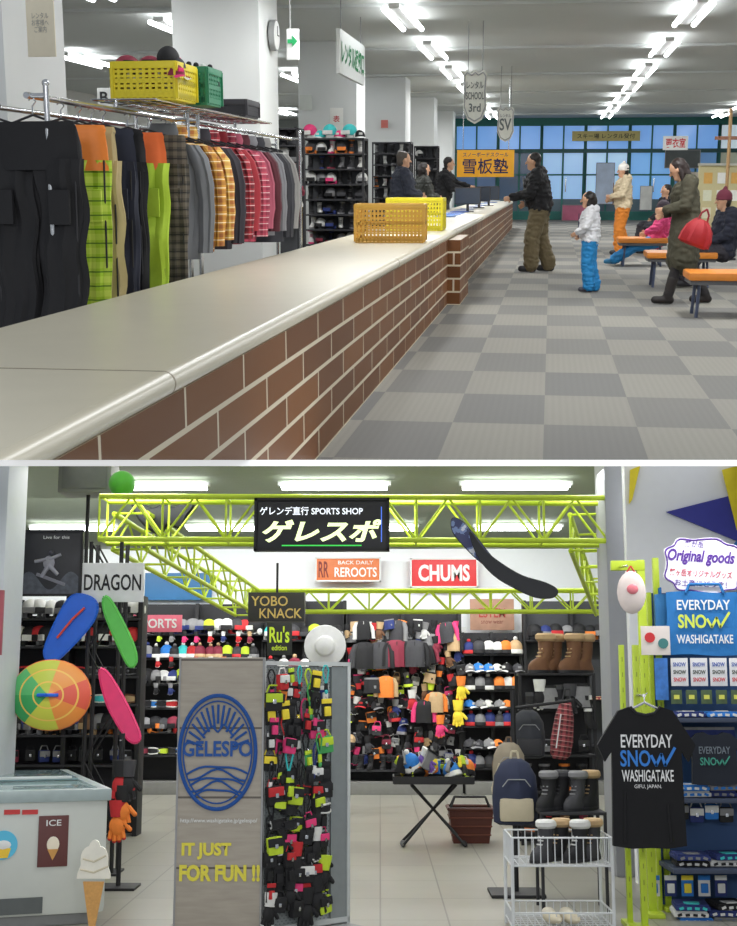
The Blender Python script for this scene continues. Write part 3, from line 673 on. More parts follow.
# ------- people
ZR=math.pi/2
JB=M((20,20,24),.75,bump=.3,scale=30)
def fl(px,py): c=A.w(px,py,0); return (c.x,c.y,0)
person(A,fl(538,272),ZR,1.78,dict(chest=(0,.05,1.26),neck=(0,.07,1.44),head=(0,.11,1.57),shL=(-.19,.05,1.39),shR=(.19,.05,1.39),elL=(-.24,.14,1.13),haL=(-.17,.40,1.07),elR=(.26,.0,1.12),haR=(.2,.2,.99),knL=(-.11,.1,.5),anL=(-.11,.1,.09),knR=(.12,-.02,.5),anR=(.12,-.16,.09)),
 'standing person in black jacket and khaki trousers reaching over the counter',JB,M((108,96,70),.8,bump=.3,scale=30),bulk=1.3,boots=DARK,hood=True,accent=GREY)
person(A,fl(588,292),ZR*.95,1.2,dict(elL=(-.25,.06,1.16),haL=(-.2,.22,1.05),elR=(.25,.0,1.14),haR=(.24,.16,1.0),anR=(.1,-.12,.09),knR=(.1,-.02,.5),head=(0,.05,1.6)),
 'small child standing in white jacket and bright blue ski trousers',M((215,216,220),.8),M((26,125,185),.7),boots=M((60,60,70)),longhair=True,bulk=1.25,hood=True,accent=M((60,60,90)))
person(A,fl(621,255),ZR*1.1,1.66,dict(elL=(-.24,.08,1.14),haL=(-.1,.25,1.12),elR=(.24,.06,1.14),haR=(.1,.25,1.05),knL=(-.11,.08,.5),anL=(-.1,.06,.09),anR=(.12,-.14,.09)),
 'standing person in cream jacket, orange ski trousers and white beanie',M((200,184,154),.8),M((210,125,40),.8),hat=M((225,222,215),.8),bulk=1.2,hood=True,accent=M((120,90,70)))
person(A,fl(682,304),ZR*1.0,1.62,dict(head=(0,.12,1.55),neck=(0,.04,1.43),chest=(0,.03,1.26),elL=(-.24,.04,1.14),haL=(-.13,.26,1.10),elR=(.26,.02,1.13),haR=(.17,.24,1.04),knL=(-.1,.08,.5),anL=(-.1,.18,.09),knR=(.11,-.08,.5),anR=(.11,-.28,.09)),
 'standing person in long olive coat looking down at a red bag',M((70,68,54),.9,bump=.3,scale=40),M((34,32,34),.8),boots=M((30,25,24),.6),coat=True,longhair=True,bulk=1.15,face_tilt=-.45,hairc=M((38,26,24),.5),hood=True,legk=.72)
c=A.v(696,233,14.25)
o=top('handbag',A,(c.x,14.08,c.z),'soft red shoulder bag held against an olive coat','bag',rot=(0,.35,.3),scale=.88); part('bag_body',o,G().loft([(0,0,-.15,.15,.05),(0,0,-.13,.2,.07),(0,0,-.04,.2,.08),(0,0,.06,.17,.07),(0,0,.13,.12,.05),(0,0,.17,.08,.03)],M((160,28,38),.7,bump=.3),24,.2)); part('strap',o,G().tube([(-.06,0,.15),(-.05,.0,.24),(0,.0,.3),(.05,.0,.24),(.06,0,.15)],.012,M((140,30,40)),8))
SIT=dict(pel=(0,0,.5),chest=(0,-.04,.82),neck=(0,-.02,1.0),head=(0,.03,1.14),shL=(-.18,-.03,.96),shR=(.18,-.03,.96),elL=(-.24,.02,.72),elR=(.24,.02,.72),haL=(-.16,.22,.62),haR=(.16,.22,.62),
 hiL=(-.1,.02,.48),hiR=(.1,.02,.48),knL=(-.12,.42,.5),knR=(.12,.42,.5),anL=(-.12,.5,.1),anR=(.12,.5,.1))
s1=dict(SIT); s1.update(chest=(0,-.12,.8),neck=(0,-.14,.98),head=(0,-.1,1.12),shL=(-.18,-.14,.94),shR=(.18,-.14,.94),elL=(-.26,.0,.74),elR=(.26,.0,.74),haL=(-.25,.2,.66),haR=(.25,.2,.66),knL=(-.12,.42,.38),knR=(.12,.42,.38),anL=(-.13,.82,.12),anR=(.15,.8,.12))
c=fl(655,266); person(A,(c[0],c[1],0),ZR*.95,1.4,s1,'seated child in pink jacket with blue trousers stretched out',M((215,70,125),.8),M((34,125,185),.7),boots=M((40,110,150)),hat=M((60,50,60),.8),bulk=1.25,hood=True)
c=fl(668,256); person(A,(c[0],c[1]+.8,0),ZR*1.3,1.75,SIT,'seated person in dark jacket on an orange bench',M((36,38,48),.8),M((50,50,58),.8),bulk=1.2,hood=True)
c=fl(724,289); person(A,(c[0],c[1]+.35,0),ZR*1.15,1.65,SIT,'seated person in dark navy jacket on an orange bench',M((34,38,54),.8),M((52,50,58),.8),bulk=1.25,hood=True,hat=M((120,50,70),.8))
def staff(px,py,V,H,rz,jk,hair,label,pose=None,**k):
    c=A.v(px,py,V); person(A,(c.x,V,0),rz,H,pose or dict(elL=(-.22,.08,1.14),elR=(.22,.08,1.14),haL=(-.16,.24,1.08),haR=(.16,.24,1.08)),label,jk,DARK,hairc=hair,legs=True,**k)
staff(402,158,20.6,1.8,-ZR*.8,M((48,52,66),.8),M((80,72,66),.6,var=.3),'grey-haired staff person in dark jacket behind the counter',bulk=1.25)
staff(423,168,24,1.68,-ZR*.7,M((50,52,48),.8),HAIR,'dark-haired staff person in grey top behind the counter',longhair=True,bulk=1.12)
staff(443,160,27.5,1.84,-ZR,M((22,22,26),.8),HAIR,'staff person in black reaching across the counter',pose=dict(elL=(-.2,.26,1.2),haL=(-.14,.5,1.16),elR=(.22,.18,1.16),haR=(.16,.42,1.1),shL=(-.18,.06,1.4),shR=(.18,.06,1.4),chest=(0,.05,1.27),neck=(0,.07,1.45),head=(0,.12,1.58)),bulk=1.2)

def bench(px,py,rz,L,label):
    c=A.w(px,py,.45); OR=M((212,128,38),.5)
    o=top('bench',A,(c.x,c.y,0),label,'bench',rz=rz,group='orange benches in the hall')
    part('seat',o,G().box((0,0,.42),(L,.7,.08),OR,bev=.03)); part('seat_edge',o,G().box((0,0,.36),(L-.04,.62,.05),M((90,92,96)),bev=.01))
    for sx in(-1,1):
        for sy in(-1,1): part('leg',o,G().cyl((sx*(L/2-.12),sy*.2,.34),(sx*(L/2-.1),sy*.22,0),.018,M((70,80,105),.4),n=8))
bench(731,272,0,.9,'orange padded bench with slim metal legs')
bench(680,252,0,.9,'orange padded bench with slim metal legs'); bench(642,238,0,.8,'orange padded bench with slim metal legs')
top('wooden_post',A,(A.v(730,130,24).x,24,0),'thin wooden post with crossbar standing on the carpet','post',G().cyl((0,0,0),(0,0,2.6),.03,M((150,120,80)),n=8).box((0,0,2.1),(.5,.05,.06),M((120,80,60))).box((0,0,.02),(.4,.4,.04),DARK,bev=.01))

# =====================================================================================
#                                    ROOM B : sports shop
# =====================================================================================
struct('floor',B,G().sheet(lambda a,b:(-8+16*a,7.2+(29)*b,0),1,1,tiles((158,156,145),(149,147,137),(110,108,100),.45,.9)))
struct('ceiling',B,G().box((0,25.5,4.3),(16,21,.1),M((150,160,140),.8,var=.05)))
VBB=20.6
zt=B.v(380,549,VBB).z
struct('wall_back',B,G().box((0,VBB+.1,zt/2),(14,.2,zt),M((236,240,243),.6,var=.02)))
struct('wall_far',B,G().box((0,36.1,2.15),(16,.2,4.3),M((180,188,180),.8)))
struct('wall_left',B,G().box((-8.1,21.6,2.15),(.2,29,4.3),WALLM))
struct('wall_right',B,G().box((8.1,21.6,2.15),(.2,29,4.3),WALLM))
VR=10.6
c,w,h=B.rect(632,440,800,926,VR)
z1=B.v(700,440,VR).z
struct('wall_right_display',B,G().box((c.x,VR+.08,z1/2),(w,.12,z1),M((232,234,238),.5,var=.03)))
def poly_on(room,pts,V,y0,y1,m,name,label,cat):
    P=[room.v(x,y,V) for x,y in pts]; cx=sum(p.x for p in P)/len(P); cz=sum(p.z for p in P)/len(P)
    return top(name,room,(cx,V,cz),label,cat,G().prism([(p.x-cx,p.z-cz) for p in P],y0,y1,m))
poly_on(B,[(630,470),(640,466),(632,500),(629,504)],VR,-.01,.01,YEL,'wall_graphic','yellow triangular stripe graphic on white wall','wall graphic')
poly_on(B,[(666,512),(737,494),(760,520),(737,541)],VR,-.01,.01,M((52,56,150)),'wall_graphic','dark blue triangular graphic on white wall','wall graphic')
poly_on(B,[(722,470),(737,466),(745,500),(737,530)],VR-.03,-.01,.01,YEL,'wall_graphic','yellow triangular graphic on white wall','wall graphic')
poly_on(B,[(737,540),(760,520),(760,590),(700,590)],VR-.03,-.01,.01,M((40,110,180)),'wall_graphic','blue triangular graphic on white wall','wall graphic')
def pillar(room,x0,x1,V,d,m,name,ztop=4.2):
    a=room.v(x0,600,V).x; b=room.v(x1,600,V).x
    struct(name,room,G().box(((a+b)/2,V+d/2,ztop/2),(b-a,d,ztop),m,bev=.02))
pillar(B,608,630,11.0,.5,M((146,148,153),.6,var=.04),'trim_20')
pillar(B,-40,3,9.9,.55,M((190,195,200),.6,var=.04),'trim_21')
struct('baseboard_back',B,G().box((0,VBB-.03,.08),(13,.06,.16),M((190,190,185))))
first=None; tb2=G().cyl((-.7,0,0),(.7,0,0),.03,TUBE,n=8).mesh('tube'); lt2=G().box((0,0,0),(1.5,.12,.06),WHITE,bev=.015).mesh('light')
for j,v in enumerate((17.0,21.5,26,30.5)):
    for u in(-5.6,-3.0,-.6,1.8,4.2):
        loc=(u+(.5 if j%2 else 0),v,4.19)
        if not first:
            first=top('fluorescent_ceiling_light',B,loc,'white twin-tube fluorescent ceiling light, switched on','ceiling light',lt2,group='fluorescent lights on the shop ceiling')
            for s in(-.11,.11): part('tube',first,tb2,(0,s,-.04))
        else: dup(first,B,loc)
        if j in(0,2) or (j==1 and u in(-3,1.8)): area(B,(loc[0],v,4.1),1.5,.3,45)
for u in(-4.2,-1.4,1.4): area(B,(u,18.2,4.05),2.0,.3,58,rot=(math.radians(25),0,0))  # added fill tilted at the back wall, no fixture here
for v,z,e in((8.6,2.93,22),(11.2,3.37,30),(14.2,3.88,34)):
    for u in(-2.4,0,2.4): area(B,(u,v,z),1.4,.3,e)  # added unseen fill lamps tucked under the divider slab
for u in(-1.6,1.6): area(B,(u,-1.6,2.7),2.0,.7,100,rot=(math.radians(72),0,0))  # added fill lamps behind the camera, aimed at the shop fronts
# ---- truss
def truss(p0,p1,h,d,n,label):
    p0=Vector(p0);p1=Vector(p1); L=(p1-p0).length; dr=(p1-p0).normalized(); sd=Vector((-dr.y,dr.x,0))
    o=top('lattice_truss',B,p0,label,'truss',group='lime green trusses over the shop')
    cor=[(sz,sy) for sz in(0,-h) for sy in(-d/2,d/2)]
    for sz,sy in cor: part('chord',o,G().cyl(Vector((0,0,sz))+sd*sy,Vector((0,0,sz))+sd*sy+dr*L,.024,LIME,n=10))
    for sy in(-d/2,d/2):
        for i in range(n):
            a=dr*(L*i/n)+sd*sy; b=dr*(L*(i+1)/n)+sd*sy
            z0,z1=(0,-h) if i%2 else (-h,0)
            part('brace',o,G().cyl(a+Vector((0,0,z0)),b+Vector((0,0,z1)),.011,LIME,n=6))
    for i in range(0,n+1,2):
        g=G(); a=dr*(L*i/n)
        q=[a+sd*(-d/2),a+sd*(d/2),a+sd*(d/2)+Vector((0,0,-h)),a+sd*(-d/2)+Vector((0,0,-h))]
        g.tube(q+q[:1],.011,LIME,6); part('cross_frame',o,g)
VT=11.2; a=B.v(104,499,VT); b=B.v(604,512,VT); hz=.37
truss((a.x,VT,a.z),(b.x,VT,a.z-.02),hz,.34,16,'lime green lattice truss spanning above the shop entrance')
VT2=17; a2=B.v(248,591,VT2); b2=B.v(612,591,VT2)
truss((a2.x,VT2,a2.z),(b2.x,VT2,a2.z),.27,.22,18,'lime green lattice truss across the rear of the shop')
truss((a.x+.2,VT+.2,a.z-.1),(a2.x,VT2-.1,a2.z),.32,.3,12,'lime green lattice truss running towards the rear wall')
truss((b.x-.1,VT+.3,a.z-.1),(b2.x-.1,VT2-.2,a2.z),.32,.3,10,'lime green lattice truss running beside the grey column')
def tower(x,V,zt,w,label):
    o=top('truss_column',B,(x,V,0),label,'truss column')
    for sx in(-1,1):
        for sy in(-1,1): part('upright',o,G().cyl((sx*w/2,sy*w/2,0),(sx*w/2,sy*w/2,zt),.018,BLACK,n=8))
    g=G(); n=int(zt/.4)
    for i in range(n):
        z0=zt*i/n; z1=zt*(i+1)/n; s=1 if i%2 else -1
        for sy in(-1,1): g.cyl((s*w/2,sy*w/2,z0),(-s*w/2,sy*w/2,z1),.009,BLACK,n=6)
    part('bracing',o,g); part('base_plate',o,G().box((0,0,.01),(w+.1,w+.1,.02),BLACK,bev=.004)); return o
x1=B.v(108,600,VT).x; tower(x1,VT,a.z-.02-hz,.26,'black lattice truss column supporting the lime truss')
c,w,h=B.rect(63,462,115,495,13); top('wall_cabinet',B,(c.x,13,c.z-.0),'grey metal box mounted high on the truss frame','cabinet',G().box((0,0,0),(w,.4,h),M((140,142,138)),bev=.01).box((0,-.205,0),(w*.85,.01,h*.8),M((125,127,124)),bev=.003).cyl((0,0,-h/2),(0,0,-h/2-1.0),.02,BLACK))
c=B.v(122,484,12.5); top('green_ball',B,c,'bright green round inflatable ball on the truss','ball',G().ell((0,0,0),.13,M((90,190,60),.35),20,14))
o,w,h=sign(B,256,500,388,550,10.9,M((10,12,22),.3),'black electronic sign with glowing pale yellow shop name',[('ゲレンデ直行 SPORTS SHOP',-.08,.27,.78,.17,M((235,240,250),emit=1),.015),('ゲレスポ',0,-.13,.9,.46,M((225,240,180),emit=1.3),.035,.25)],name='electronic_sign',frame=BLACK,th=.08)
GN=M((60,200,80),emit=.8)
part('accent_light',o,G().box((0,-.045,-h*.42),(w*.6,.004,.01),GN).box((w*.45,-.045,0),(.008,.004,h*.7),M((80,120,230),emit=.8)))
part('bracket',o,G().box((0,.08,h*.2),(w*.8,.08,.06),BLACK))
sign(B,316,558,380,581,VBB-.2,M((208,112,56),.5,emit=.05),'orange snack bar style sign with cream lettering',[('RR',-.38,0,.16,.7,M((120,40,30)),.02),('REROOTS',.12,-.12,.66,.42,WHITE,.02),('BACK DAILY',.12,.3,.55,.16,WHITE,.01)],frame=WHITE)
sign(B,411,559,477,587,VBB-.2,M((205,40,45),.5,emit=.08),'red rectangular sign with bold white capitals',[('CHUMS',0,0,.78,.6,WHITE,.035)],frame=WHITE)
sign(B,470,599,514,630,VBB-.4,M((170,130,108),.6,var=.35,scale=6),'brown fabric banner with red lettering',[('ESTEM',0,.05,.6,.3,M((170,60,50)),.02),('snow wear',0,-.25,.5,.1,M((120,60,50)),.0)],name='fabric_banner',cat='banner')
o,w,h=sign(B,249,593,305,622,13,M((38,36,34),.4),'black box sign with gold capitals in two lines',[('YOBO',-.12,.2,.65,.34,M((205,175,100)),.01),('KNACK',.08,-.22,.75,.34,M((205,175,100)),.01)],th=.2)
part('hanging_rod',o,G().cyl((0,0,h/2),(0,0,h/2+.3),.012,BLACK))
sign(B,82,563,144,602,10.95,M((222,223,224),.5),'white sign with black capitals above the goggle display',[('DRAGON',0,0,.92,.42,BLACK,.015)])
sign(B,145,573,212,600,VBB-.1,M((50,110,160),.5,var=.5,scale=1.5),'long blue mountain photograph panel on the wall',[],name='photo_panel',cat='poster')
sign(B,132,615,182,632,17.5,M((222,110,130),.5),'pink striped sign with white lettering over the helmets',[('SPORTS',0,0,.8,.55,WHITE,.02)])
o,w,h=sign(B,17,531,82,595,10.95,M((34,34,40),.4,var=.6,scale=7),'dark framed poster of a snowboarder in mid air',[('Live for this',0.1,.4,.4,.05,WHITE,.005)],name='poster',cat='poster',frame=BLACK)
g=G(); W2=M((150,150,160)); g.ell((0,0,.02),(.05,.01,.06),W2,10,6); g.cyl((0,0,0),(.08,0,-.08),.022,W2,r2=.015); g.cyl((0,0,0),(-.06,0,-.1),.022,W2,r2=.015); g.cyl((0,0,.05),(.1,0,.09),.015,W2); g.cyl((-.02,0,.05),(-.12,0,.03),.015,W2); g.ell((.02,0,.1),.026,M((60,60,70))); g.box((.02,0,-.12),(.26,.008,.028),M((120,120,130)),bev=.012,rot=(0,.35,0)); g.sheet(lambda s,t:(-w*.46+w*.92*s,.003,-h*.45+h*.35*t*(.6+.4*math.sin(9*s))),24,2,M((80,84,94),var=.6,scale=25)); part('print',o,g,(0,-.02,-.02))
sign(B,-6,590,3,655,9.8,M((150,70,80),.5,var=.5,scale=6),'colourful printed poster on a white column',[],name='poster',cat='poster')
sign(B,425,627,466,633,VBB-.5,WHITE,'thin white shelf label strip with dark lettering',[('HAND WARMER',0,0,.8,.6,DARK,.02)])
sign(B,267,622,292,655,15,M((30,32,30),.5),'black square sign with lime script lettering',[('Ru\'s',0,.12,.8,.5,NEON,.02),('edition',0,-.28,.6,.16,NEON,.01)])
c=B.v(325,646,15); top('sun_hat',B,c,'white round sun hat hung on the display','hat',G().lathe([(.24,0),(.235,.015),(.12,.03),(.1,.09),(.04,.11)],(0,0,0),M((215,215,218),.6),24),rot=(math.pi/2,0,0))

def wallshelf(x0,y0,x1,y1,V,rows,label,back=M((30,30,34),.7)):
    p=B.v(x0,y0,V); q=B.v(x1,y1,V); W=q.x-p.x
    o=top('shelving_unit',B,((p.x+q.x)/2,V,0),label,'shelf')
    part('back_panel',o,G().box((0,.3,p.z/2),(W,.05,p.z),back,bev=.005)); part('plinth',o,G().box((0,.05,.09),(W,.5,.18),M((120,120,116)),bev=.01))
    for s in(-1,0,1): part('upright',o,G().box((s*W/2,.2,p.z/2),(.05,.2,p.z),BLACK,bev=.005))
    zs=[]
    for y in rows:
        z=B.v(x0,y,V).z; zs.append(z); part('shelf_board',o,G().box((0,.12,z-.012),(W,.36,.024),DARK,bev=.004))
    return o,zs
def row(kind,x0,x1,n,z,V,cols,where,group,scale=1,rzr=.25,hang=False):
    for i in range(n):
        px=x0+(x1-x0)*(i+.5)/n; p=B.v(px,690,V); a,b=random.choice(cols)
        item(kind,a,b,B,(p.x+R(-.02,.02),V+R(-.02,.02)-(.0),z+(.055*scale if kind=='goggles' and not hang else 0)),where,group,rz=R(-rzr,rzr),scale=scale*R(.9,1.08))
CC=[('black','white'),('charcoal','red'),('white','black'),('blue','white'),('red','white'),('black','charcoal'),('grey','navy blue'),('maroon','tan'),('navy blue','white'),('turquoise','white'),('pink','black'),('tan','brown'),('lime','black'),('black','grey'),('white','grey')]
DKC=[('black','charcoal'),('charcoal','grey'),('black','grey'),('maroon','black'),('grey','black'),('black','red'),('navy blue','grey'),('brown','tan'),('black','orange'),('black','black')]
VS=19.6
_,zs=wallshelf(128,603,262,785,VS,(634,658,684,708,732,755),'tall black shelving packed with hats, helmets and goggles')
for z,k,cs,sc_ in zip(zs,['helmet','beanie','helmet','goggles','helmet','goggles'],[CC,CC,CC+DKC,DKC+CC,DKC,DKC+CC],[1,1,1,1.1,1,1.1]): row(k,133,258,14,z+.002,VS,cs,'on black shelving',k+'s on the black shelving',sc_*.95,.9)
for y in(646,671,697): row('glove',136,256,9,B.v(200,y-14,VS).z,VS-.17,CC+DKC,'clipped to the shelf edge','gloves clipped to the shelf edge',.62,.6)
_,zs=wallshelf(345,612,462,785,VS,(770,),'tall black slat wall hung with gloves and neck warmers')
MX=[('black','charcoal'),('black','grey'),('charcoal','black'),('grey','black'),('black','maroon'),('maroon','black'),('black','white'),('white','grey'),('brown','tan'),('orange','black'),('charcoal','pink'),('black','orange'),('tan','black'),('grey','white'),('black','red'),('navy blue','grey'),('black','lime'),('black','black'),('charcoal','grey')]
y=622; r=0
while y<758:
    x=349+(r%2)*4
    while x<461:
        k=random.choice(['glove','pouch','glove','pouch','beanie','neck','glove','cap'] if y>655 else ['wear','glove','neck','glove'])
        a_,b_=random.choice(MX); s=dict(glove=.9,neck=.75,pouch=1.15,wear=.9,beanie=.8,cap=.9)[k]*R(.85,1.1)
        p=B.v(x+R(-2,2),y+R(-3,3),VS+.12-R(0,.14)); item(k,a_,b_,B,p,'hung on the slat wall','goods hung on the slat wall',scale=s,rot=(0,R(-.2,.2),R(-.5,.5)))
        x+=R(6.5,10)
    y+=12.5; r+=1
row('boot',352,460,9,zs[0]+.002,VS,DKC,'on the lowest shelf','boots on the lowest shelf',.8,.6)
_,zs=wallshelf(463,632,524,785,VS,(654,672,690,708,726,748,768),'black shelving column filled with caps and beanies')
for i,z in enumerate(zs): row('cap' if i in(1,3,5) else 'beanie',465,522,6,z+.002,VS,[('grey','white'),('charcoal','grey'),('blue','white'),('black','white'),('orange','black'),('tan','white'),('navy blue','red'),('white','black'),('black','charcoal'),('charcoal','black'),('grey','black')],'on the cap display','caps and beanies on the display',.98,.8)
_,zs=wallshelf(525,600,625,785,VS,(640,700,745),'black shelving behind the boot display',M((60,62,66),.7))
row('helmet',530,620,8,zs[0]+.002,VS,DKC,'on the rear shelf','helmets on the rear shelf'); row('shirt',530,620,6,zs[1]+.002,VS,CC,'on the rear shelf','shirts on the rear shelf')
_,zs=wallshelf(263,600,344,785,VS,(640,672,),'black shelving behind the accessory stand'); row('helmet',266,342,7,zs[0]+.002,VS,CC,'on shelving behind the stand','helmets behind the stand'); row('beanie',266,342,7,zs[1]+.002,VS,CC,'on shelving behind the stand','beanies behind the stand')
def hangitem(px,py,V,k,a_,b_,s): 
    pp=B.v(px,py,V); item(k,a_,b_,B,pp,'hung in front of the slat wall','bright goods on the slat wall',scale=s,rz=R(-.3,.3))
for px,py,k,a_,b_,s in((386,676,'wear','orange','tan',.95),(396,640,'wear','maroon','black',1.2),(372,678,'neck','black','grey',1.1),(436,692,'wear','tan','orange',.9),(461,676,'glove','yellow','orange',1.3),(458,700,'glove','yellow','yellow',1.4),(415,640,'wear','charcoal','black',1.2),(412,690,'glove','red','white',1.1),(424,700,'wear','black','pink',1.0),(440,715,'glove','pink','orange',1.2),(365,642,'wear','black','charcoal',1.2),(380,642,'wear','charcoal','black',1.2)): hangitem(px,py,VS-.12,k,a_,b_,s)

p=B.v(8,600,13.9); q=B.v(140,600,13.9); W=q.x-p.x
o=top('display_rack',B,((p.x+q.x)/2,14.1,0),'black open display rack of helmets and goggles','shelf')
for s in(-1,-.1,1): part('upright',o,G().box((s*W/2,0,1.25),(.05,.3,2.5),BLACK,bev=.005))
part('back_panel',o,G().box((0,.2,1.15),(W,.03,2.3),M((32,32,38),.7)))
for y,k,cs in((618,'helmet',[('white','black'),('black','grey'),('white','grey')]),(646,'helmet',[('white','black'),('red','black'),('black','white')]),(676,'goggles',DKC),(704,'goggles',CC),(735,'helmet',DKC),(765,'pouch',DKC)):
    z=B.v(60,y,13.9).z; part('shelf_board',o,G().box((0,0,z-.012),(W,.34,.024),DARK,bev=.004))
    row(k,10,137,12 if k!='pouch' else 9,z+(.19 if k=='pouch' else .002),14.05,cs,'on the black rack',k+' row on the black rack',.93,.8)

def board(pts,V,m,label,name='sled',edge=None,th=.03,hook=True,rr=.018,cat='sled'):
    P=[B.v(x,y,V) for x,y in pts]; cx=sum(p.x for p in P)/len(P); cz=sum(p.z for p in P)/len(P)
    L=[(p.x-cx,p.z-cz) for p in P]
    n=len(L); S=[]
    for i in range(n):
        p0,p1,p2,p3=[Vector(L[(i+k-1)%n]) for k in range(4)]
        for t in(0,.25,.5,.75): S.append(.5*((2*p1)+(p2-p0)*t+(2*p0-5*p1+4*p2-p3)*t*t+(3*p1-p0-3*p2+p3)*t**3))
    o=top(name,B,(cx,V,cz),label,cat)
    part('deck',o,G().prism([tuple(s) for s in S],-th/2,th/2,m)); part('rim',o,G().tube([(s[0],0,s[1]) for s in S+S[:1]],rr,edge or m,6))
    if hook: part('hook',o,G().tube([(0,.02,.05),(0,.14,.06)],.01,BLACK,6))
    return o
BL=M((34,100,215),.35)
o=board([(72,597),(88,597),(97,606),(90,625),(62,655),(50,661),(45,650),(58,618)],11.0-.1,BL,'blue plastic sled with curved ends hung on the display')
part('strap',o,G().tube([(-.1,-.03,-.1),(.02,-.04,.05),(.12,-.03,.15)],.010,M((220,80,60)),6))
board([(104,598),(112,603),(131,640),(136,660),(130,666),(120,648),(106,615)],10.85,M((90,190,80),.4),'narrow green snow skate board hung at an angle')
board([(100,672),(108,674),(124,700),(139,733),(136,742),(126,736),(108,705)],10.9,M((235,60,120),.4),'narrow pink snow skate board hung at an angle')
c=B.v(51,695,10.4); g=G(); g.lathe([(.30,0),(.315,.02),(.30,.03),(.2,.075),(.08,.10),(.0,.105)],(0,0,0),rings_mat(),40)
me=g.mesh('disc')
for v in me.vertices: v.co=Vector((v.co.x,-v.co.z,v.co.y))
o=top('round_sled',B,c,'rainbow coloured round plastic sled hung on the display','sled'); part('disc',o,me,scale=(1,1,.86)); part('rim',o,G().tube([(.31*math.cos(t/4),0,.266*math.sin(t/4)) for t in range(26)],.014,M((225,120,60)),6)); part('handle',o,G().tube([(-.08,-.1,0),(0,-.14,.0),(.08,-.1,0)],.014,BL,8))
DG=M((26,28,36),.5)
def pat():
    t=NT('patterned_deck',.35)
    n=t.noise(t.tc,9,4); k=t.math('GREATER_THAN',n,.52); k2=t.math('GREATER_THAN',n,.6)
    t.base(t.mix(k2,t.mix(k,lin((60,66,110)),lin((120,140,190))),lin((215,220,235)))); return t.m
board([(452,519),(461,521),(477,538),(491,556),(505,568),(498,571),(482,563),(466,548),(453,532)],10.75,pat(),'blue and white patterned snowboard tied under the truss',name='snowboard',edge=DG,th=.02,hook=False,rr=.007,cat='snowboard')
board([(470,532),(484,550),(500,563),(522,576),(545,583),(557,590),(553,597),(536,597),(515,588),(494,575),(478,556)],10.65,DG,'long black snowboard slung from the lime truss',name='snowboard',th=.03,hook=False,rr=.008,cat='snowboard')
board([(132,500),(140,503),(152,510),(165,506),(176,509),(188,501),(193,506),(186,516),(180,527),(168,523),(160,533),(147,526),(138,515)],11.6,DG,'black folded fabric slung behind the lime truss',name='fabric_bundle',th=.08,hook=False,rr=.02,cat='fabric')

# ---- freezer
ANG=.36; FC=Vector((-2.84,9.62,0)); fd=1.1
o=top('chest_freezer',B,FC,'white ice cream chest freezer with sliding glass lid','freezer',rz=ANG)
FW=M((200,204,198),.35,var=.03)
part('body',o,G().box((0,0,.44),(1.4,2.2,.74),FW,bev=.04)); part('plinth',o,G().box((0,0,.04),(1.3,2.1,.08),GREY,bev=.01))
RM=M((160,174,174),.3)
part('rim',o,G().box((0,-1.08,.82),(1.44,.08,.08),RM,bev=.02).box((0,1.08,.82),(1.44,.08,.08),RM,bev=.02).box((.68,0,.82),(.08,2.2,.08),RM,bev=.02).box((-.68,0,.82),(.08,2.2,.08),RM,bev=.02))
part('glass_lid',o,G().box((0,-.52,.84),(1.3,1.1,.014),M((150,172,172),.08,var=.2,scale=3),bev=.004)); part('glass_lid',o,G().box((0,.52,.855),(1.3,1.1,.014),M((128,152,155),.08,var=.2,scale=3),bev=.004))
part('lid_handle',o,G().box((0,-.02,.868),(1.2,.03,.02),M((190,195,195)),bev=.006))
part('vent_grille',o,G().box((-.1,-1.105,.14),(.8,.01,.1),M((90,95,95))))
def fhit(px,py):
    d=B.ray(px,py); n_=Vector((math.sin(ANG),-math.cos(ANG),0)); P0=FC+n_*fd
    t=(P0-B.eye).dot(n_)/d.dot(n_); q=B.eye+d*t-FC
    return Vector((q.x*math.cos(ANG)+q.y*math.sin(ANG),-fd-.006,q.z))
q=fhit(53,841); q0=fhit(39,816); q1=fhit(67,866); w=q1.x-q0.x; h=q0.z-q1.z
s=part('sticker',o,G().box((0,0,0),(w,.006,h),M((96,50,48),.5),bev=.002),q,label='dark red dessert poster')
txt(s,'ICE',0,h*.36,w*.5,h*.12,-.006,WHITE,.01)
part('print',s,G().ell((0,-.004,-.02),(.04,.004,.05),M((235,225,205)),12,8).prism([(-.035,-.05),(.035,-.05),(.0,-.12)],-.008,-.003,M((205,150,80))))
s=part('sticker',o,G().cyl((0,-.004,0),(0,.004,0),.09,M((90,190,225)),n=28),fhit(3,845),label='round blue and yellow sticker'); part('print',s,G().prism([(-.05,-.02),(.05,-.02),(.03,-.08),(-.03,-.08)],-.008,-.004,M((240,200,60))).ell((0,-.006,.0),(.05,.004,.03),WHITE,12,6))
for px in(12,30): part('sticker',o,G().box((0,0,0),(.1,.004,.03),M((200,60,60))),fhit(px,812))
V=8.35
c=B.v(93,900,V); o=top('ice_cream_standee',B,(c.x,V,0.02),'flat cardboard cutout shaped like a soft-serve cone','standee',scale=.92)
part('cone',o,G().prism([(-.07,.34),(.07,.34),(.02,.05),(-.02,.05)],-.01,.01,M((214,160,90),var=.2,scale=60)))
pts=[]; 
for t in range(33):
    a_=t/32; ang=math.pi*a_; pts.append((.105*math.cos(ang)+.008*math.cos(ang*9),.36+.24*math.sin(ang)+.012*math.sin(ang*9)))
part('cream_swirl',o,G().prism(pts,-.012,.012,M((240,236,222),.4))); part('outline',o,G().tube([(-.09,-.014,.42),(0,-.014,.40),(.095,-.014,.44)],.006,M((215,205,180))).tube([(-.075,-.014,.49),(0,-.014,.47),(.08,-.014,.51)],.006,M((215,205,180))))
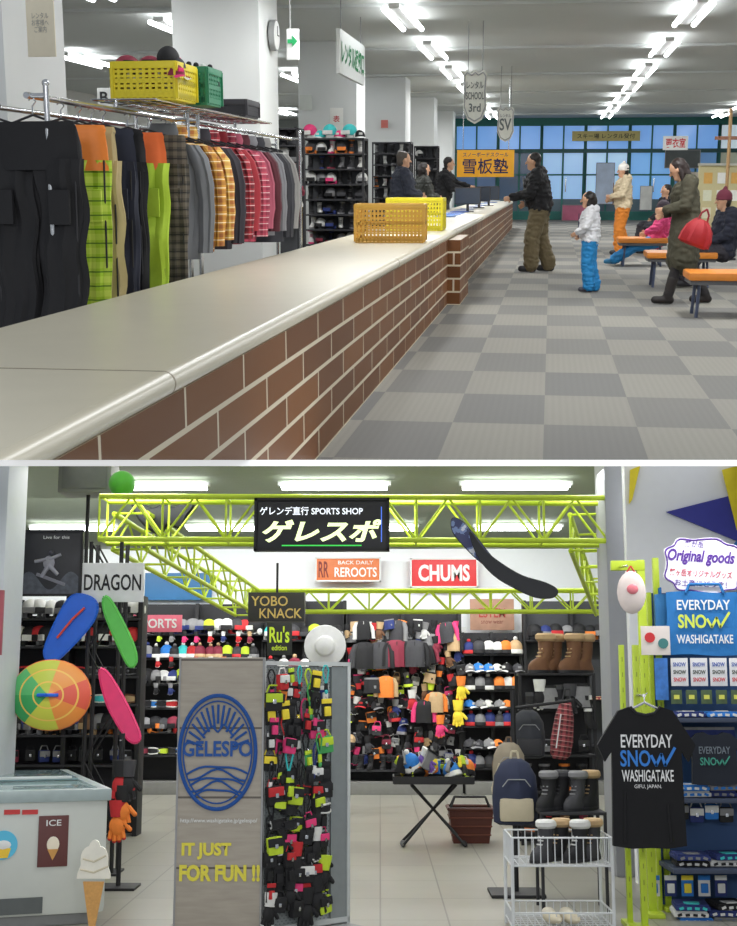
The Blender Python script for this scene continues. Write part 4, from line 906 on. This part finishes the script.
part('base',o,G().box((0,0,0),(.2,.12,.03),M((235,235,230)),bev=.005).box((0,0,.04),(.03,.01,.08),WHITE))

# ---- wood sign panel
V=8.25; c,w,h=B.rect(177,655,262,930,V); WZ=c.z+h/2
o=top('wooden_sign_board',B,(c.x,V,0),'grey weathered plank sign with blue logo and yellow slogan','sign board')
part('board',o,G().box((0,.04,WZ/2),(w,.07,WZ),wood((186,178,164),(150,141,130),(100,93,86),.42),bev=.005))
LB=M((24,80,155),.6); LY=M((226,214,70),.5)
oc,ow,oh=B.rect(177,694,258,810,V); ow*=.94; oh*=.98; lz=oc.z; lx=oc.x-c.x
g=G()
E=lambda t,k=1:(lx+ow/2*k*math.cos(t),-.002,lz+oh/2*k*math.sin(t))
g.tube([E(2*math.pi*i/48,1) for i in range(49)],.013,LB,6); g.tube([E(2*math.pi*i/48,.9) for i in range(49)],.005,LB,6)
for i in range(15):
    t=math.pi*(.08+.84*i/14); g.tube([E(t,.50 if i%2 else .42),E(t,.84)],.008,LB,6)
for dz,sg in((-.11,1),(-.145,-1),(-.18,1),(-.215,-1),(-.25,1)):
    g.tube([(lx+ow*.40*(i/10-.5)*2*(1-abs(dz+.1)*1.4),-.002,lz+dz+.012*sg*math.sin(i*.9)+.03*math.cos((i-5)*.5)) for i in range(11)],.007,LB,6)
g.tube([(lx-ow*.2,-.002,lz+.10),(lx-ow*.08,-.002,lz+.16),(lx,-.002,lz+.12),(lx+ow*.08,-.002,lz+.17),(lx+ow*.2,-.002,lz+.10)],.006,LB)
part('logo',o,g)
txt(o,'GELESPO',lx,lz+.02,ow*.92,oh*.14,-.004,LB,.025)
z=B.v(220,821,V).z; txt(o,'http://www.washigatake.jp/gelespo/',0,z,w*.9,.032,-.004,WHITE,.01)
z=B.v(220,851,V).z; txt(o,'IT JUST',-w*.14,z,w*.58,.1,-.004,LY,.045)
z=B.v(220,873,V).z; txt(o,'FOR FUN !!',.01,z,w*.94,.1,-.004,LY,.045)
for x0 in(-w/2,w/2): part('edge_trim',o,G().box((x0,.04,WZ/2),(.012,.08,WZ),M((150,150,150),.4,.6)))
# ---- accessory stand
p=B.v(263,690,8.3); q=B.v(350,690,8.75); L=(Vector((q.x,q.y))-Vector((p.x,p.y))).length; ang=math.atan2(q.y-p.y,q.x-p.x)
HS=B.v(263,661,8.3).z
o=top('accessory_stand',B,(p.x,p.y,0),'perforated grey steel stand hung with small accessories','display stand',rz=ang)
part('pegboard',o,G().box((L/2,.03,HS/2),(L-.02,.02,HS-.06),peg()))
FR=M((190,194,194),.35)
part('frame',o,G().box((0.01,.02,HS/2),(.025,.05,HS),FR,bev=.005).box((L-.01,.02,HS/2),(.025,.05,HS),FR,bev=.005).box((L/2,.02,HS-.012),(L,.05,.025),FR).box((L/2,.02,.05),(L,.05,.03),FR))
part('side_panel',o,G().box((L*.885,.01,HS/2),(L*.2,.012,HS-.06),M((140,146,148),.35,.3)))
part('base',o,G().box((L/2,.1,.012),(L,.5,.024),GREY,bev=.005))
ca,sa=math.cos(ang),math.sin(ang)
cols=[('black','lime'),('lime','black'),('black','pink'),('pink','black'),('black','black'),('green','lime'),('red','white'),('navy blue','white'),('black','white'),('orange','black'),('turquoise','black'),('black','red'),('black','yellow'),('yellow','black')]
for r in range(16):
    for cx_ in range(7):
        lx_=.03+cx_*.068+R(-.012,.012); z=HS-.04-r*.098+R(-.02,.02)
        if z<.26: continue
        k=random.choice(['lanyard','card','lanyard','card','pouch']) if r<6 else (random.choice(['pouch','card','goggles','lanyard']) if r<10 else random.choice(['pouch','glove','pouch','card']))
        if k=='goggles' : z-=.08
        yy=-.035-R(0,.05); a_,b_=random.choice(cols if r<6 else cols[:3]+cols[4:5]*7+cols[8:9]*2+cols[11:12]*2)
        item(k,a_,b_,B,(p.x+lx_*ca-yy*sa,p.y+lx_*sa+yy*ca,z),'hung on the perforated stand','small accessories on the perforated stand',scale=R(.7,.92) if k!='goggles' else .62,rot=(0,R(-.15,.15),ang+R(-.4,.4)))

for i,(px,py,cc) in enumerate(((121,760,('red','black')),(123,785,('orange','black')),(128,760,('black','charcoal')),(118,800,('orange','red')))):
    pp=B.v(px,py,10.3); item('glove',*cc,B,(pp.x,10.3,pp.z),'hung on a hook strip','gloves on the hook strip',scale=1.15)
pp=B.v(122,740,10.35); top('hook_strip',B,(pp.x,10.38,0),'thin black metal hook post holding gloves','display stand',G().cyl((0,0,0),(0,0,pp.z+.05),.018,BLACK).box((0,0,.01),(.3,.3,.02),BLACK,bev=.004).tube([(0,0,pp.z),(0,-.1,pp.z)],.006,CHROME).tube([(0,0,pp.z-.25),(0,-.1,pp.z-.25)],.006,CHROME))
# ---- folding x-stand with tray
V=13.2; c,w,h=B.rect(392,772,474,792,V); 
tz=B.v(430,782,V).z; tw=.78
o=top('folding_tray_stand',B,(c.x,V,0),'black folding stand holding a heaped tray of small goods','display stand')
for s in(-1,1):
    part('leg',o,G().cyl((-s*.3,-.18*s,0.02),(s*.22,.16*s,tz*.97),.014,BLACK,n=8)); part('leg',o,G().cyl((-s*.3,.2*s,0.02),(s*.22,-.16*s,tz*.97),.014,BLACK,n=8))
part('tray',o,G().box((0,0,tz),(tw,.42,.02),BLACK,bev=.005).box((0,-.21,tz+.03),(tw,.015,.07),BLACK).box((0,.21,tz+.03),(tw,.015,.07),BLACK).box((tw/2,0,tz+.03),(.015,.42,.07),BLACK).box((-tw/2,0,tz+.03),(.015,.42,.07),BLACK))
for x in(-.3,.3): part('foot',o,G().ell((x,0,.02),(.03,.24,.02),DARK,8,6))
for i in range(26):
    k=random.choice(['glove','pouch','neck','beanie']); a_,b_=random.choice([('orange','yellow'),('yellow','black'),('purple','white'),('black','lime'),('black','charcoal'),('grey','black'),('orange','black'),('blue','white'),('black','grey'),('yellow','orange')])
    xx=R(-.36,.36); item(k,a_,b_,B,(c.x+xx,V+R(-.14,.14),tz+(.03 if k=='beanie' else .2)+R(0,.16)*(1-abs(xx)*1.5)),'heaped in the tray','small goods heaped in the tray',scale=R(.7,.95),rot=(R(-.5,.5),R(-.7,.7),R(-1.5,1.5)))
V=13.5; c,w,h=B.rect(448,787,492,833,V); BRN=M((84,40,30),.5)
o=top('shopping_basket',B,(c.x,V,0),'dark red-brown plastic shopping basket standing on the floor','basket')
def bx(z,kx,ky): return [(-kx,-ky,z),(kx,-ky,z),(kx,ky,z),(-kx,ky,z)]
k0=bx(0,w*.40,.15); k1=bx(h*.74,w*.5,.2)
g=G(); g.add(k0+k1,[[0,1,2,3],[0,1,5,4],[1,2,6,5],[2,3,7,6],[3,0,4,7]],BRN)
part('basket_body',o,g)
g=G(); g.tube([Vector(p_) for p_ in k1+k1[:1]],.018,BRN,8)
for i in range(1,4): g.tube([Vector(p_) for p_ in bx(h*.74*i/4,w*(.405+.1*i/4),.155+.05*i/4)+bx(h*.74*i/4,w*(.405+.1*i/4),.155+.05*i/4)[:1]],.008,M((110,60,45)),6)
part('rim',o,g)
for s in(-1,1): part('handle',o,G().tube([(-w*.45,s*.1,h*.74),(-w*.35,s*.03,h*.98),(w*.35,s*.03,h*.98),(w*.45,s*.1,h*.74)],.01,BLACK,8))
# ---- boot tower
p=B.v(520,680,13.2); q=B.v(594,680,13.2); W=q.x-p.x; Ht=B.v(560,673,13.2).z
o=top('display_tower',B,((p.x+q.x)/2,13.4,0),'black wire display tower with boots on its top','shelf')
for sx in(-1,1):
    for sy in(-1,1): part('upright',o,G().box((sx*W/2,sy*.18,Ht/2),(.03,.03,Ht),BLACK))
for z in(Ht,Ht-.35,Ht-.8,Ht-1.15,.12): part('shelf_board',o,G().box((0,0,z-.012),(W,.4,.024),BLACK,bev=.004))
part('back_panel',o,G().box((0,.2,Ht/2),(W,.02,Ht),M((30,30,34))))
for i,px in enumerate((541,553,570,582)): item('fboot','brown','tan',B,(B.v(px,672,13.35).x,13.32+(i%2)*.1,Ht+.006),'on top of the display tower','winter boots on the tower',rz=-.8+R(-.2,.2),scale=1.25)
for i,px in enumerate((530,540,550,560,570,580,588)):
    item(('sock','glove','neck')[i%3],*random.choice([('grey','black'),('black','white'),('black','charcoal'),('charcoal','pink'),('grey','black')]),B,(B.v(px,690,13.1).x,13.12+R(-.05,.05),Ht-.06-R(0,.2)),'hung on the display tower','socks on the display tower',scale=R(.9,1.15),rz=R(-.4,.4))
for r,zz_ in enumerate((Ht-.8,Ht-1.15,.12)):
    for i in range(4): item('boot' if r else 'pouch',*random.choice(DKC),B,(p.x+W*(i+.5)/4,13.35,zz_+(.005 if r else .19)),'on the display tower','goods on the display tower',scale=.95,rz=R(-.6,.6))
pp=B.v(566,702,10.3)
o=top('patterned_bag',B,(pp.x,10.3,pp.z),'slim pink and brown patterned fabric bag hung beside the boots','bag',rot=(0,.14,.2))
PB=plaid((165,74,80),(76,40,42),(195,160,150),.04)
part('bag_body',o,G().loft([(0,0,-.44,.05,.03),(0,0,-.40,.08,.05),(0,0,-.3,.09,.055),(0,0,-.12,.075,.045),(0,0,-.02,.05,.03),(0,0,0,.045,.02)],PB,24,.1)); part('strap',o,G().tube([(-.03,0,0),(-.02,.0,.1),(.02,0,.1),(.03,0,0)],.007,DARK,6)); part('zip',o,G().cyl((-.05,-.056,-.1),(-.06,-.06,-.36),.005,WHITE,n=6))
def backpack(px,py,V,m,m2,label,s=1):
    c=B.v(px,py,V); o=top('backpack',B,c,label,'backpack',scale=s)
    part('bag_body',o,G().loft([(0,0,-.24,.12,.07),(0,0,-.22,.155,.1),(0,0,-.05,.165,.11),(0,0,.1,.15,.1),(0,0,.19,.1,.07),(0,0,.22,.05,.03)],m,26,.06))
    part('front_pocket',o,G().box((0,-.1,-.13),(.24,.07,.16),m2,bev=.03)); part('zip',o,G().tube([(-.1,-.115,.03),(-.06,-.118,.08),(.06,-.118,.08),(.1,-.115,.03)],.004,GREY,6)); part('grab_loop',o,G().tube([(-.03,0,.21),(-.02,0,.27),(.02,0,.27),(.03,0,.21)],.009,m2,6))
    part('shoulder_strap',o,G().tube([(-.1,.06,.18),(-.15,.12,0),(-.12,.08,-.2)],.012,m2,6))
    return o
backpack(515,790,9.6,NAVY,M((185,175,150),.8),'navy backpack with cream lower pocket hung on the rack',1.0)
backpack(509,765,9.95,M((140,130,112),.8),M((100,80,62)),'cream canvas backpack with brown details',.75)
backpack(528,733,10.3,M((52,54,60),.8),DARK,'dark grey backpack hung on the rack',.8)
top('bag_stand',B,(B.v(516,800,10).x,10.1,0),'slim black post stand carrying backpacks','display stand',G().cyl((0,0,0),(0,0,B.v(516,690,10.1).z),.02,BLACK).box((0,0,.012),(.4,.4,.024),BLACK,bev=.006).cyl((-.1,0,1.35),(.45,0,1.42),.012,BLACK))
# wire cart
V=8.4; p=B.v(512,838,V); q=B.v(612,838,V); W=q.x-p.x; TZ=p.z; WR=M((215,218,220),.35)
o=top('wire_cart',B,((p.x+q.x)/2,V+.25,0),'white wire basket cart holding boots and slippers','cart')
for sx in(-1,1):
    for sy in(-1,1): part('upright',o,G().cyl((sx*W/2,sy*.24,.0),(sx*W/2,sy*.24,TZ),.011,WR,n=8))
def wireb(z0,z1):
    g=G()
    for z in(z0,z1): 
        g.tube([(-W/2,-.24,z),(W/2,-.24,z),(W/2,.24,z),(-W/2,.24,z),(-W/2,-.24,z)],.006,WR,6)
    n=14
    for i in range(n+1):
        x=-W/2+W*i/n; g.cyl((x,-.24,z0),(x,-.24,z1),.0035,WR,n=5); g.cyl((x,-.24,z0),(x,.24,z0),.0035,WR,n=5); g.cyl((x,.24,z0),(x,.24,z1),.0035,WR,n=5)
    for i in range(8):
        y=-.24+.48*i/7
        for s in(-1,1): g.cyl((s*W/2,y,z0),(s*W/2,y,z1),.0035,WR,n=5)
        g.cyl((-W/2,y,z0),(W/2,y,z0),.0035,WR,n=5)
    return g
part('wire_basket',o,wireb(TZ-.17,TZ)); part('wire_basket',o,wireb(.05,.14)); part('wire_shelf',o,G().tube([(-W/2,-.24,.03),(W/2,-.24,.03)],.007,WR))
for i in range(4):
    px=542+i*17; item('fboot',('charcoal','black','black','charcoal')[i],('white','tan','white','tan')[i],B,(B.v(px,850,V+.15).x,V+.16+.1*(i%2),TZ-.16),'standing in the wire cart','boots in the wire cart',rz=-.75+R(-.15,.15),scale=.8)
for i in range(2): 
    c=B.v(552+i*18,920,V+.1); top('slipper',B,(c.x,V+.1,.065),'cream fleece slipper lying in the wire cart','slipper',G().ell((0,0,.035),(.045,.12,.035),M((225,215,190),.9),14,8).ell((0,.05,.06),(.04,.06,.03),M((235,228,210),.9),12,7),rz=.3,group='slippers in the wire cart')
V=9.3; p=B.v(540,812,V); q=B.v(606,812,V); W=q.x-p.x
o=top('boot_stand',B,((p.x+q.x)/2,V+.15,0),'dark wire stand with a shelf of black boots','shelf')
part('shelf_board',o,G().box((0,0,p.z-.01),(W,.36,.02),DARK,bev=.004)); 
for sx in(-1,1):
    for sy in(-1,1): part('leg',o,G().cyl((sx*W*.48,sy*.16,0),(sx*W*.48,sy*.16,p.z),.012,DARK,n=8))
for i,px in enumerate((548,562,577,592)): item('fboot','black' if i!=2 else 'charcoal',('grey','charcoal','grey','tan')[i],B,(B.v(px,812,V).x,V+.1+.08*(i%2),p.z+.006),'on the upper boot shelf','boots on the upper shelf',rz=-.75+R(-.15,.15),scale=.84)

# ---- right T-shirt rack, lime frames
def post(px,y0,V,wpx,label):
    p=B.v(px,y0,V); w=wpx/1300*V
    o=top('display_post',B,(p.x,V,0),label,'post',group='lime uprights of the goods shelving')
    part('upright',o,G().box((0,0,p.z/2),(w,.04,p.z),LIME,bev=.004)); part('foot',o,G().box((0,0,.015),(w*2,.3,.03),LIME,bev=.006))
    g=G()
    for i in range(16): g.box((0,-.022,.2+i*.1),(.005,.004,.03),M((130,145,45)))
    part('slot_strip',o,g)
    return o,p
post(621,645,8.75,5,'lime green slotted steel upright'); o,pp=post(635,645,8.6,6,'lime green slotted steel upright')
V=8.0; c,w,h=B.rect(609,706,685,845,V)
part('arm',o,G().cyl((0,0,c.z+.58*h),(c.x-pp.x,V-8.6,c.z+.58*h),.01,CHROME).cyl((0,0,pp.z-.05),(0,0,c.z+.62*h),.008,CHROME))
o,pp=post(640,560,9.2,8,'tall lime green slotted steel upright'); part('cross_bar',o,G().box((-.09,0,pp.z-.04),(.24,.05,.07),LIME,bev=.01)); part('arm',o,G().cyl((-.15,0,pp.z-.05),(-.15,-.3,pp.z-.07),.008,CHROME))
post(655,558,9.45,6,'lime green slotted steel upright')
c,w_,h_=B.rect(617,571,646,614,8.9); top('plush_purse',B,c,'white round plush purse with pink details hung on the post','purse',G().ell((0,0,0),(w_/2,.04,h_/2),M((218,205,200),.8),18,10).ell((0,-.04,.02),(w_*.2,.01,h_*.12),M((220,120,130)),10,6).tube([(-.03,0,h_*.45),(0,0,h_*.62),(.03,0,h_*.45)],.006,RED,6))
c,w,h=B.rect(609,706,685,845,V)
def tee_g(w,h,m):
    P=[(-.17,.5),(-.30,.47),(-.54,.22),(-.46,.10),(-.38,.18),(-.39,-.2),(-.40,-.5),(-.2,-.52),(0,-.515),(.2,-.52),(.40,-.5),(.39,-.2),(.38,.18),(.46,.10),(.54,.22),(.30,.47),(.17,.5),(.1,.455),(0,.44),(-.1,.455)]
    return G().prism([(x*w,z*h) for x,z in P],-.02,.02,m)
TB=M((17,17,20),.9,bump=.3)
o=top('t_shirt',B,c,'black t-shirt with white and blue slogan on a hanger','t-shirt')
part('shirt_body',o,tee_g(w*1.2,h,TB))
part('collar',o,G().tube([(-.2*w,-.022,.5*h),(-.12*w,-.022,.455*h),(0,-.022,.44*h),(.12*w,-.022,.455*h),(.2*w,-.022,.5*h)],.008,BLACK,6)); part('hanger',o,G().tube([(-.22*w,0,.47*h),(0,0,.53*h),(.22*w,0,.47*h)],.008,CHROME,6).tube([(0,0,.53*h),(0,0,.58*h),(.02,.0,.6*h)],.004,CHROME,6))
part('fold',o,G().tube([(-.3*w,-.016,-.1*h),(-.32*w,-.018,-.48*h)],.012,TB,6).tube([(.25*w,-.016,-.2*h),(.28*w,-.018,-.48*h)],.012,TB,6))
wh=M((225,225,225)); bl=M((40,120,205))
txt(o,'EVERYDAY',0,.25*h,w*.68,h*.095,-.024,wh,.012); snow_w(o,-.03*w,.125*h,w*.66,h*.12,-.024,bl,.02); txt(o,'WASHIGATAKE',0,-.0*h,w*.68,h*.085,-.024,wh,.012); txt(o,'GIFU, JAPAN.',0,-.08*h,w*.36,h*.035,-.024,wh,.0)
V=9.1
c,w,h=B.rect(664,538,742,594,V); PU=M((84,44,140))
o=top('poster',B,c,'cloud-shaped white card with purple handwritten goods lettering','poster',rot=(0,.06,0))
pts=[]
for i in range(64):
    t=2*math.pi*i/64; k_=1+.05*math.cos(9*t); pts.append((w/2*k_*math.copysign(abs(math.cos(t))**.7,math.cos(t)),h/2*k_*math.copysign(abs(math.sin(t))**.7,math.sin(t))))
part('card',o,G().prism(pts,-.01,.01,M((236,236,244)))); part('outline',o,G().tube([(x*.97,-.012,z*.95) for x,z in pts+pts[:1]],.006,PU,5))
txt(o,'Original goods',-.03*w,h*.14,w*.86,h*.28,-.014,PU,.035,shear=.25); txt(o,'鷲ヶ岳オリジナルグッズ',-.03*w,-.14*h,w*.8,h*.13,-.014,M((190,60,80)),.015); txt(o,'お土産にどうぞ！',-.03*w,-.32*h,w*.66,h*.12,-.014,PU,.01); txt(o,'鷲が岳',-w*.12,h*.38,w*.24,h*.12,-.014,PU,.01)
part('hook',o,G().cyl((0,.01,0),(0,.3,0),.008,CHROME))
c,w,h=B.rect(667,592,743,655,V); TBL=M((34,112,178),.8,bump=.4,scale=20)
o=top('tote_bag',B,c,'blue tote bag with white and lime slogan print','bag')
part('bag_body',o,G().sheet(lambda s,t:((s-.5)*w*(1+.02*math.sin(t*5)),-.03*math.sin(math.pi*s)**.5-.006*math.sin(9*s+4*t),(t-.5)*h+.006*math.sin(7*s)),18,12,TBL).sheet(lambda s,t:((s-.5)*w,.03*math.sin(math.pi*s)**.5,(t-.5)*h),10,4,TBL)) 
for y in(-.03,.03): part('handle',o,G().tube([(-w*.25,y,h*.48),(-w*.2,y,h*.62),(w*.2,y,h*.62),(w*.25,y,h*.48)],.010,TBL,6))
txt(o,'EVERYDAY',-.03*w,h*.29,w*.7,h*.16,-.045,WHITE,.015); snow_w(o,-.07*w,0.03*h,w*.62,h*.22,-.045,M((205,220,80)),.03); txt(o,'WASHIGATAKE',-.03*w,-h*.25,w*.74,h*.14,-.045,WHITE,.015)
c,w,h=B.rect(655,594,667,650,V+.1); top('tote_bag',B,c,'blue tote bag seen edge-on behind the first','bag',G().box((0,0,0),(w,.06,h),M((40,110,165),.7),bev=.02).tube([(0,-.02,h/2),(0,-.02,h*.6),(0,.02,h*.6),(0,.02,h/2)],.008,TBL))
c,w,h=B.rect(641,626,670,655,V-.12); top('sticker_pack',B,c,'white packet of round red and blue badges','sticker pack',G().box((0,0,0),(w,.01,h),M((220,210,205)),bev=.003).cyl((-.04,-.012,.02),(-.04,-.004,.02),.035,RED,n=16).cyl((.05,-.012,-.02),(.05,-.004,-.02),.035,M((60,120,120)),n=16))
for i in range(4):
    x0=671+i*19.5
    c,w,h=B.rect(x0,658,x0+17,686,V-.05); o=top('sticker_card',B,c,'clear bag of printed stickers hung on a hook','stickers',G().box((0,0,0),(w,.008,h),M((222,222,225)),bev=.003),group='sticker cards above the shelves')
    for j in range(3): txt(o,'SNOW',0,(j-1)*h*.27,w*.75,h*.15,-.008,(M((200,60,70)),M((60,70,60)),M((60,90,170)))[j],.03)
for i in range(5):
    x0=671+i*15
    c,w,h=B.rect(x0,690,x0+11,704,V-.1); top('sticker_card',B,c,'small dark badge strip on a hook','stickers',G().box((0,0,0),(w,.01,h),M((70,90,60),var=.5,scale=20),bev=.004).box((0,-.006,0),(w*.5,.004,h*.3),M((210,210,90))),group='badge strips above the shelves')
c,w,h=B.rect(655,658,668,700,V-.05); top('sticker_card',B,c,'blue and white towel strip hung on a hook','stickers',G().box((0,0,0),(w,.01,h),M((60,120,200),var=.5,scale=20),bev=.004),group='sticker cards above the shelves')
p=B.v(648,540,9.35); q=B.v(800,926,9.35); ztp=B.v(700,592,9.35).z
o=top('goods_shelving',B,((p.x+q.x)/2,9.35,0),'blue-grey shelving unit of folded souvenir shirts','shelf'); W=q.x-p.x
part('back_panel',o,G().box((0,.12,ztp/2),(W,.03,ztp),M((38,74,122),.6,var=.2,scale=2)))
for y in(717,797,867,924):
    z=B.v(700,y,9.0).z; part('shelf_board',o,G().box((0,-.15,z-.02),(W,.55,.03),M((52,62,84)),bev=.004))
for x in(-W/2,W/2): part('upright',o,G().box((x,.06,ztp/2),(.03,.06,ztp),LIME,bev=.004))
SC=[('navy blue','white'),('white','blue'),('black','white'),('blue','white'),('navy blue','grey'),('white','black'),('grey','blue'),('navy blue','turquoise')]
for yi,y in enumerate((717,797,867,924)):
    z=B.v(700,y,9.0).z
    for i in range(5):
        for j in range(2 if yi in(1,2) else 1 if yi==0 else 3): item('shirt',*SC[(i*3+j*2+yi)%8],B,(p.x+.15+i*.24+R(-.02,.02),9.15+R(-.03,.03),z-.003+j*.043),'stacked on the goods shelving','folded shirts on the goods shelving',rz=R(-.15,.15),scale=.84)
c,w,h=B.rect(688,738,740,778,8.95); o=top('t_shirt',B,c,'dark navy t-shirt with faded slogan displayed on shelf','t-shirt'); part('shirt_body',o,tee_g(w*1.1,h*1.3,M((24,30,42),.85))); txt(o,'EVERYDAY',0,h*.2,w*.6,h*.18,-.024,M((110,120,130)),.01); snow_w(o,-.03*w,-h*.08,w*.52,h*.2,-.024,M((60,150,130)),.02)
for i in range(5):
    pp=B.v(660+i*17,728,9.1); item('neck','navy blue','grey',B,(pp.x,9.25,pp.z),'hung under the shelf','dark neck warmers under the shelf',scale=.8)
for i in range(6):
    pp=B.v(655+i*15,800+(i%2)*3,9.1); item('pouch',*(('navy blue','white'),('blue','white'),('black','grey'))[i%3],B,(pp.x,9.22,pp.z),'hung under the second shelf','small pouches under the shelf',scale=.8)
for i in range(5):
    pp=B.v(657+i*17,876,9.1); item('card',*(('white','blue'),('navy blue','white'),('blue','yellow'))[i%3],B,(pp.x,9.22,pp.z),'hung under the third shelf','carded souvenirs under the shelf',scale=.9)
# ---------------------------------------------------------------- added white divider slab, keeps the two rooms apart
SL=M((250,250,250),.6,var=.0,emit=.5)  # glow put into the divider colour so it stays white
R_B=B.R
camrot=R_B.transposed()
d0=5.0; th=6.2/F*d0
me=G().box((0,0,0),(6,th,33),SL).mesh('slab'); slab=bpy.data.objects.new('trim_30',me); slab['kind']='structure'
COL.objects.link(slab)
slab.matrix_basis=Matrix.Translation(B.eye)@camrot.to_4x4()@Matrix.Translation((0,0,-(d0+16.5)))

# ---------------------------------------------------------------- world transform + trimming at the slab
for o,r in TOPS:
    if r is A: o.matrix_basis=WA@o.matrix_basis
bpy.context.view_layer.update()
eps=3.0/F
Rc=R_B.to_4x4()@Matrix.Translation(-B.eye)
clipped=0
KILL=[]
def walk(o,r):
    global clipped
    if o.type=='MESH':
        Mx=Rc@o.matrix_world; sgn=1 if r is A else -1
        def fv(p): return sgn*p.y+eps*p.z
        vals=[fv(Mx@Vector(b)) for b in o.bound_box]
        if min(vals)<-1e-5:
            pv=[fv(Mx@v.co) for v in o.data.vertices]
            if pv and min(pv)<-1e-5:
                me=o.data.copy(); bm=bmesh.new(); bm.from_mesh(me)
                bm.transform(Mx)
                no=Vector((0,sgn,eps)).normalized()
                bmesh.ops.bisect_plane(bm,geom=list(bm.verts)+list(bm.edges)+list(bm.faces),plane_co=(0,0,0),plane_no=-no,clear_outer=True,clear_inner=False)
                bm.transform(Mx.inverted())
                if len(bm.faces): 
                    bm.to_mesh(me); o.data=me
                    clipped+=1
                else:
                    KILL.append(o)
                bm.free()
    for c in o.children: walk(c,r)
for o,r in TOPS: walk(o,r)
for o in KILL:
    print('removed',o.name)
    if not o.children: bpy.data.objects.remove(o)
print('clipped',clipped,'objects',len(bpy.data.objects))

wd=bpy.data.worlds.new('world'); sc.world=wd; wd.use_nodes=True
wd.node_tree.nodes['Background'].inputs[0].default_value=(.88,.94,1,1); wd.node_tree.nodes['Background'].inputs[1].default_value=.44
cam=bpy.data.cameras.new('camera'); cam.sensor_fit='HORIZONTAL'; cam.sensor_width=36; cam.lens=F/737*36; cam.clip_start=.05; cam.clip_end=200
co=bpy.data.objects.new('camera',cam); COL.objects.link(co); co.matrix_world=Matrix.Translation(B.eye)@camrot.to_4x4(); sc.camera=co
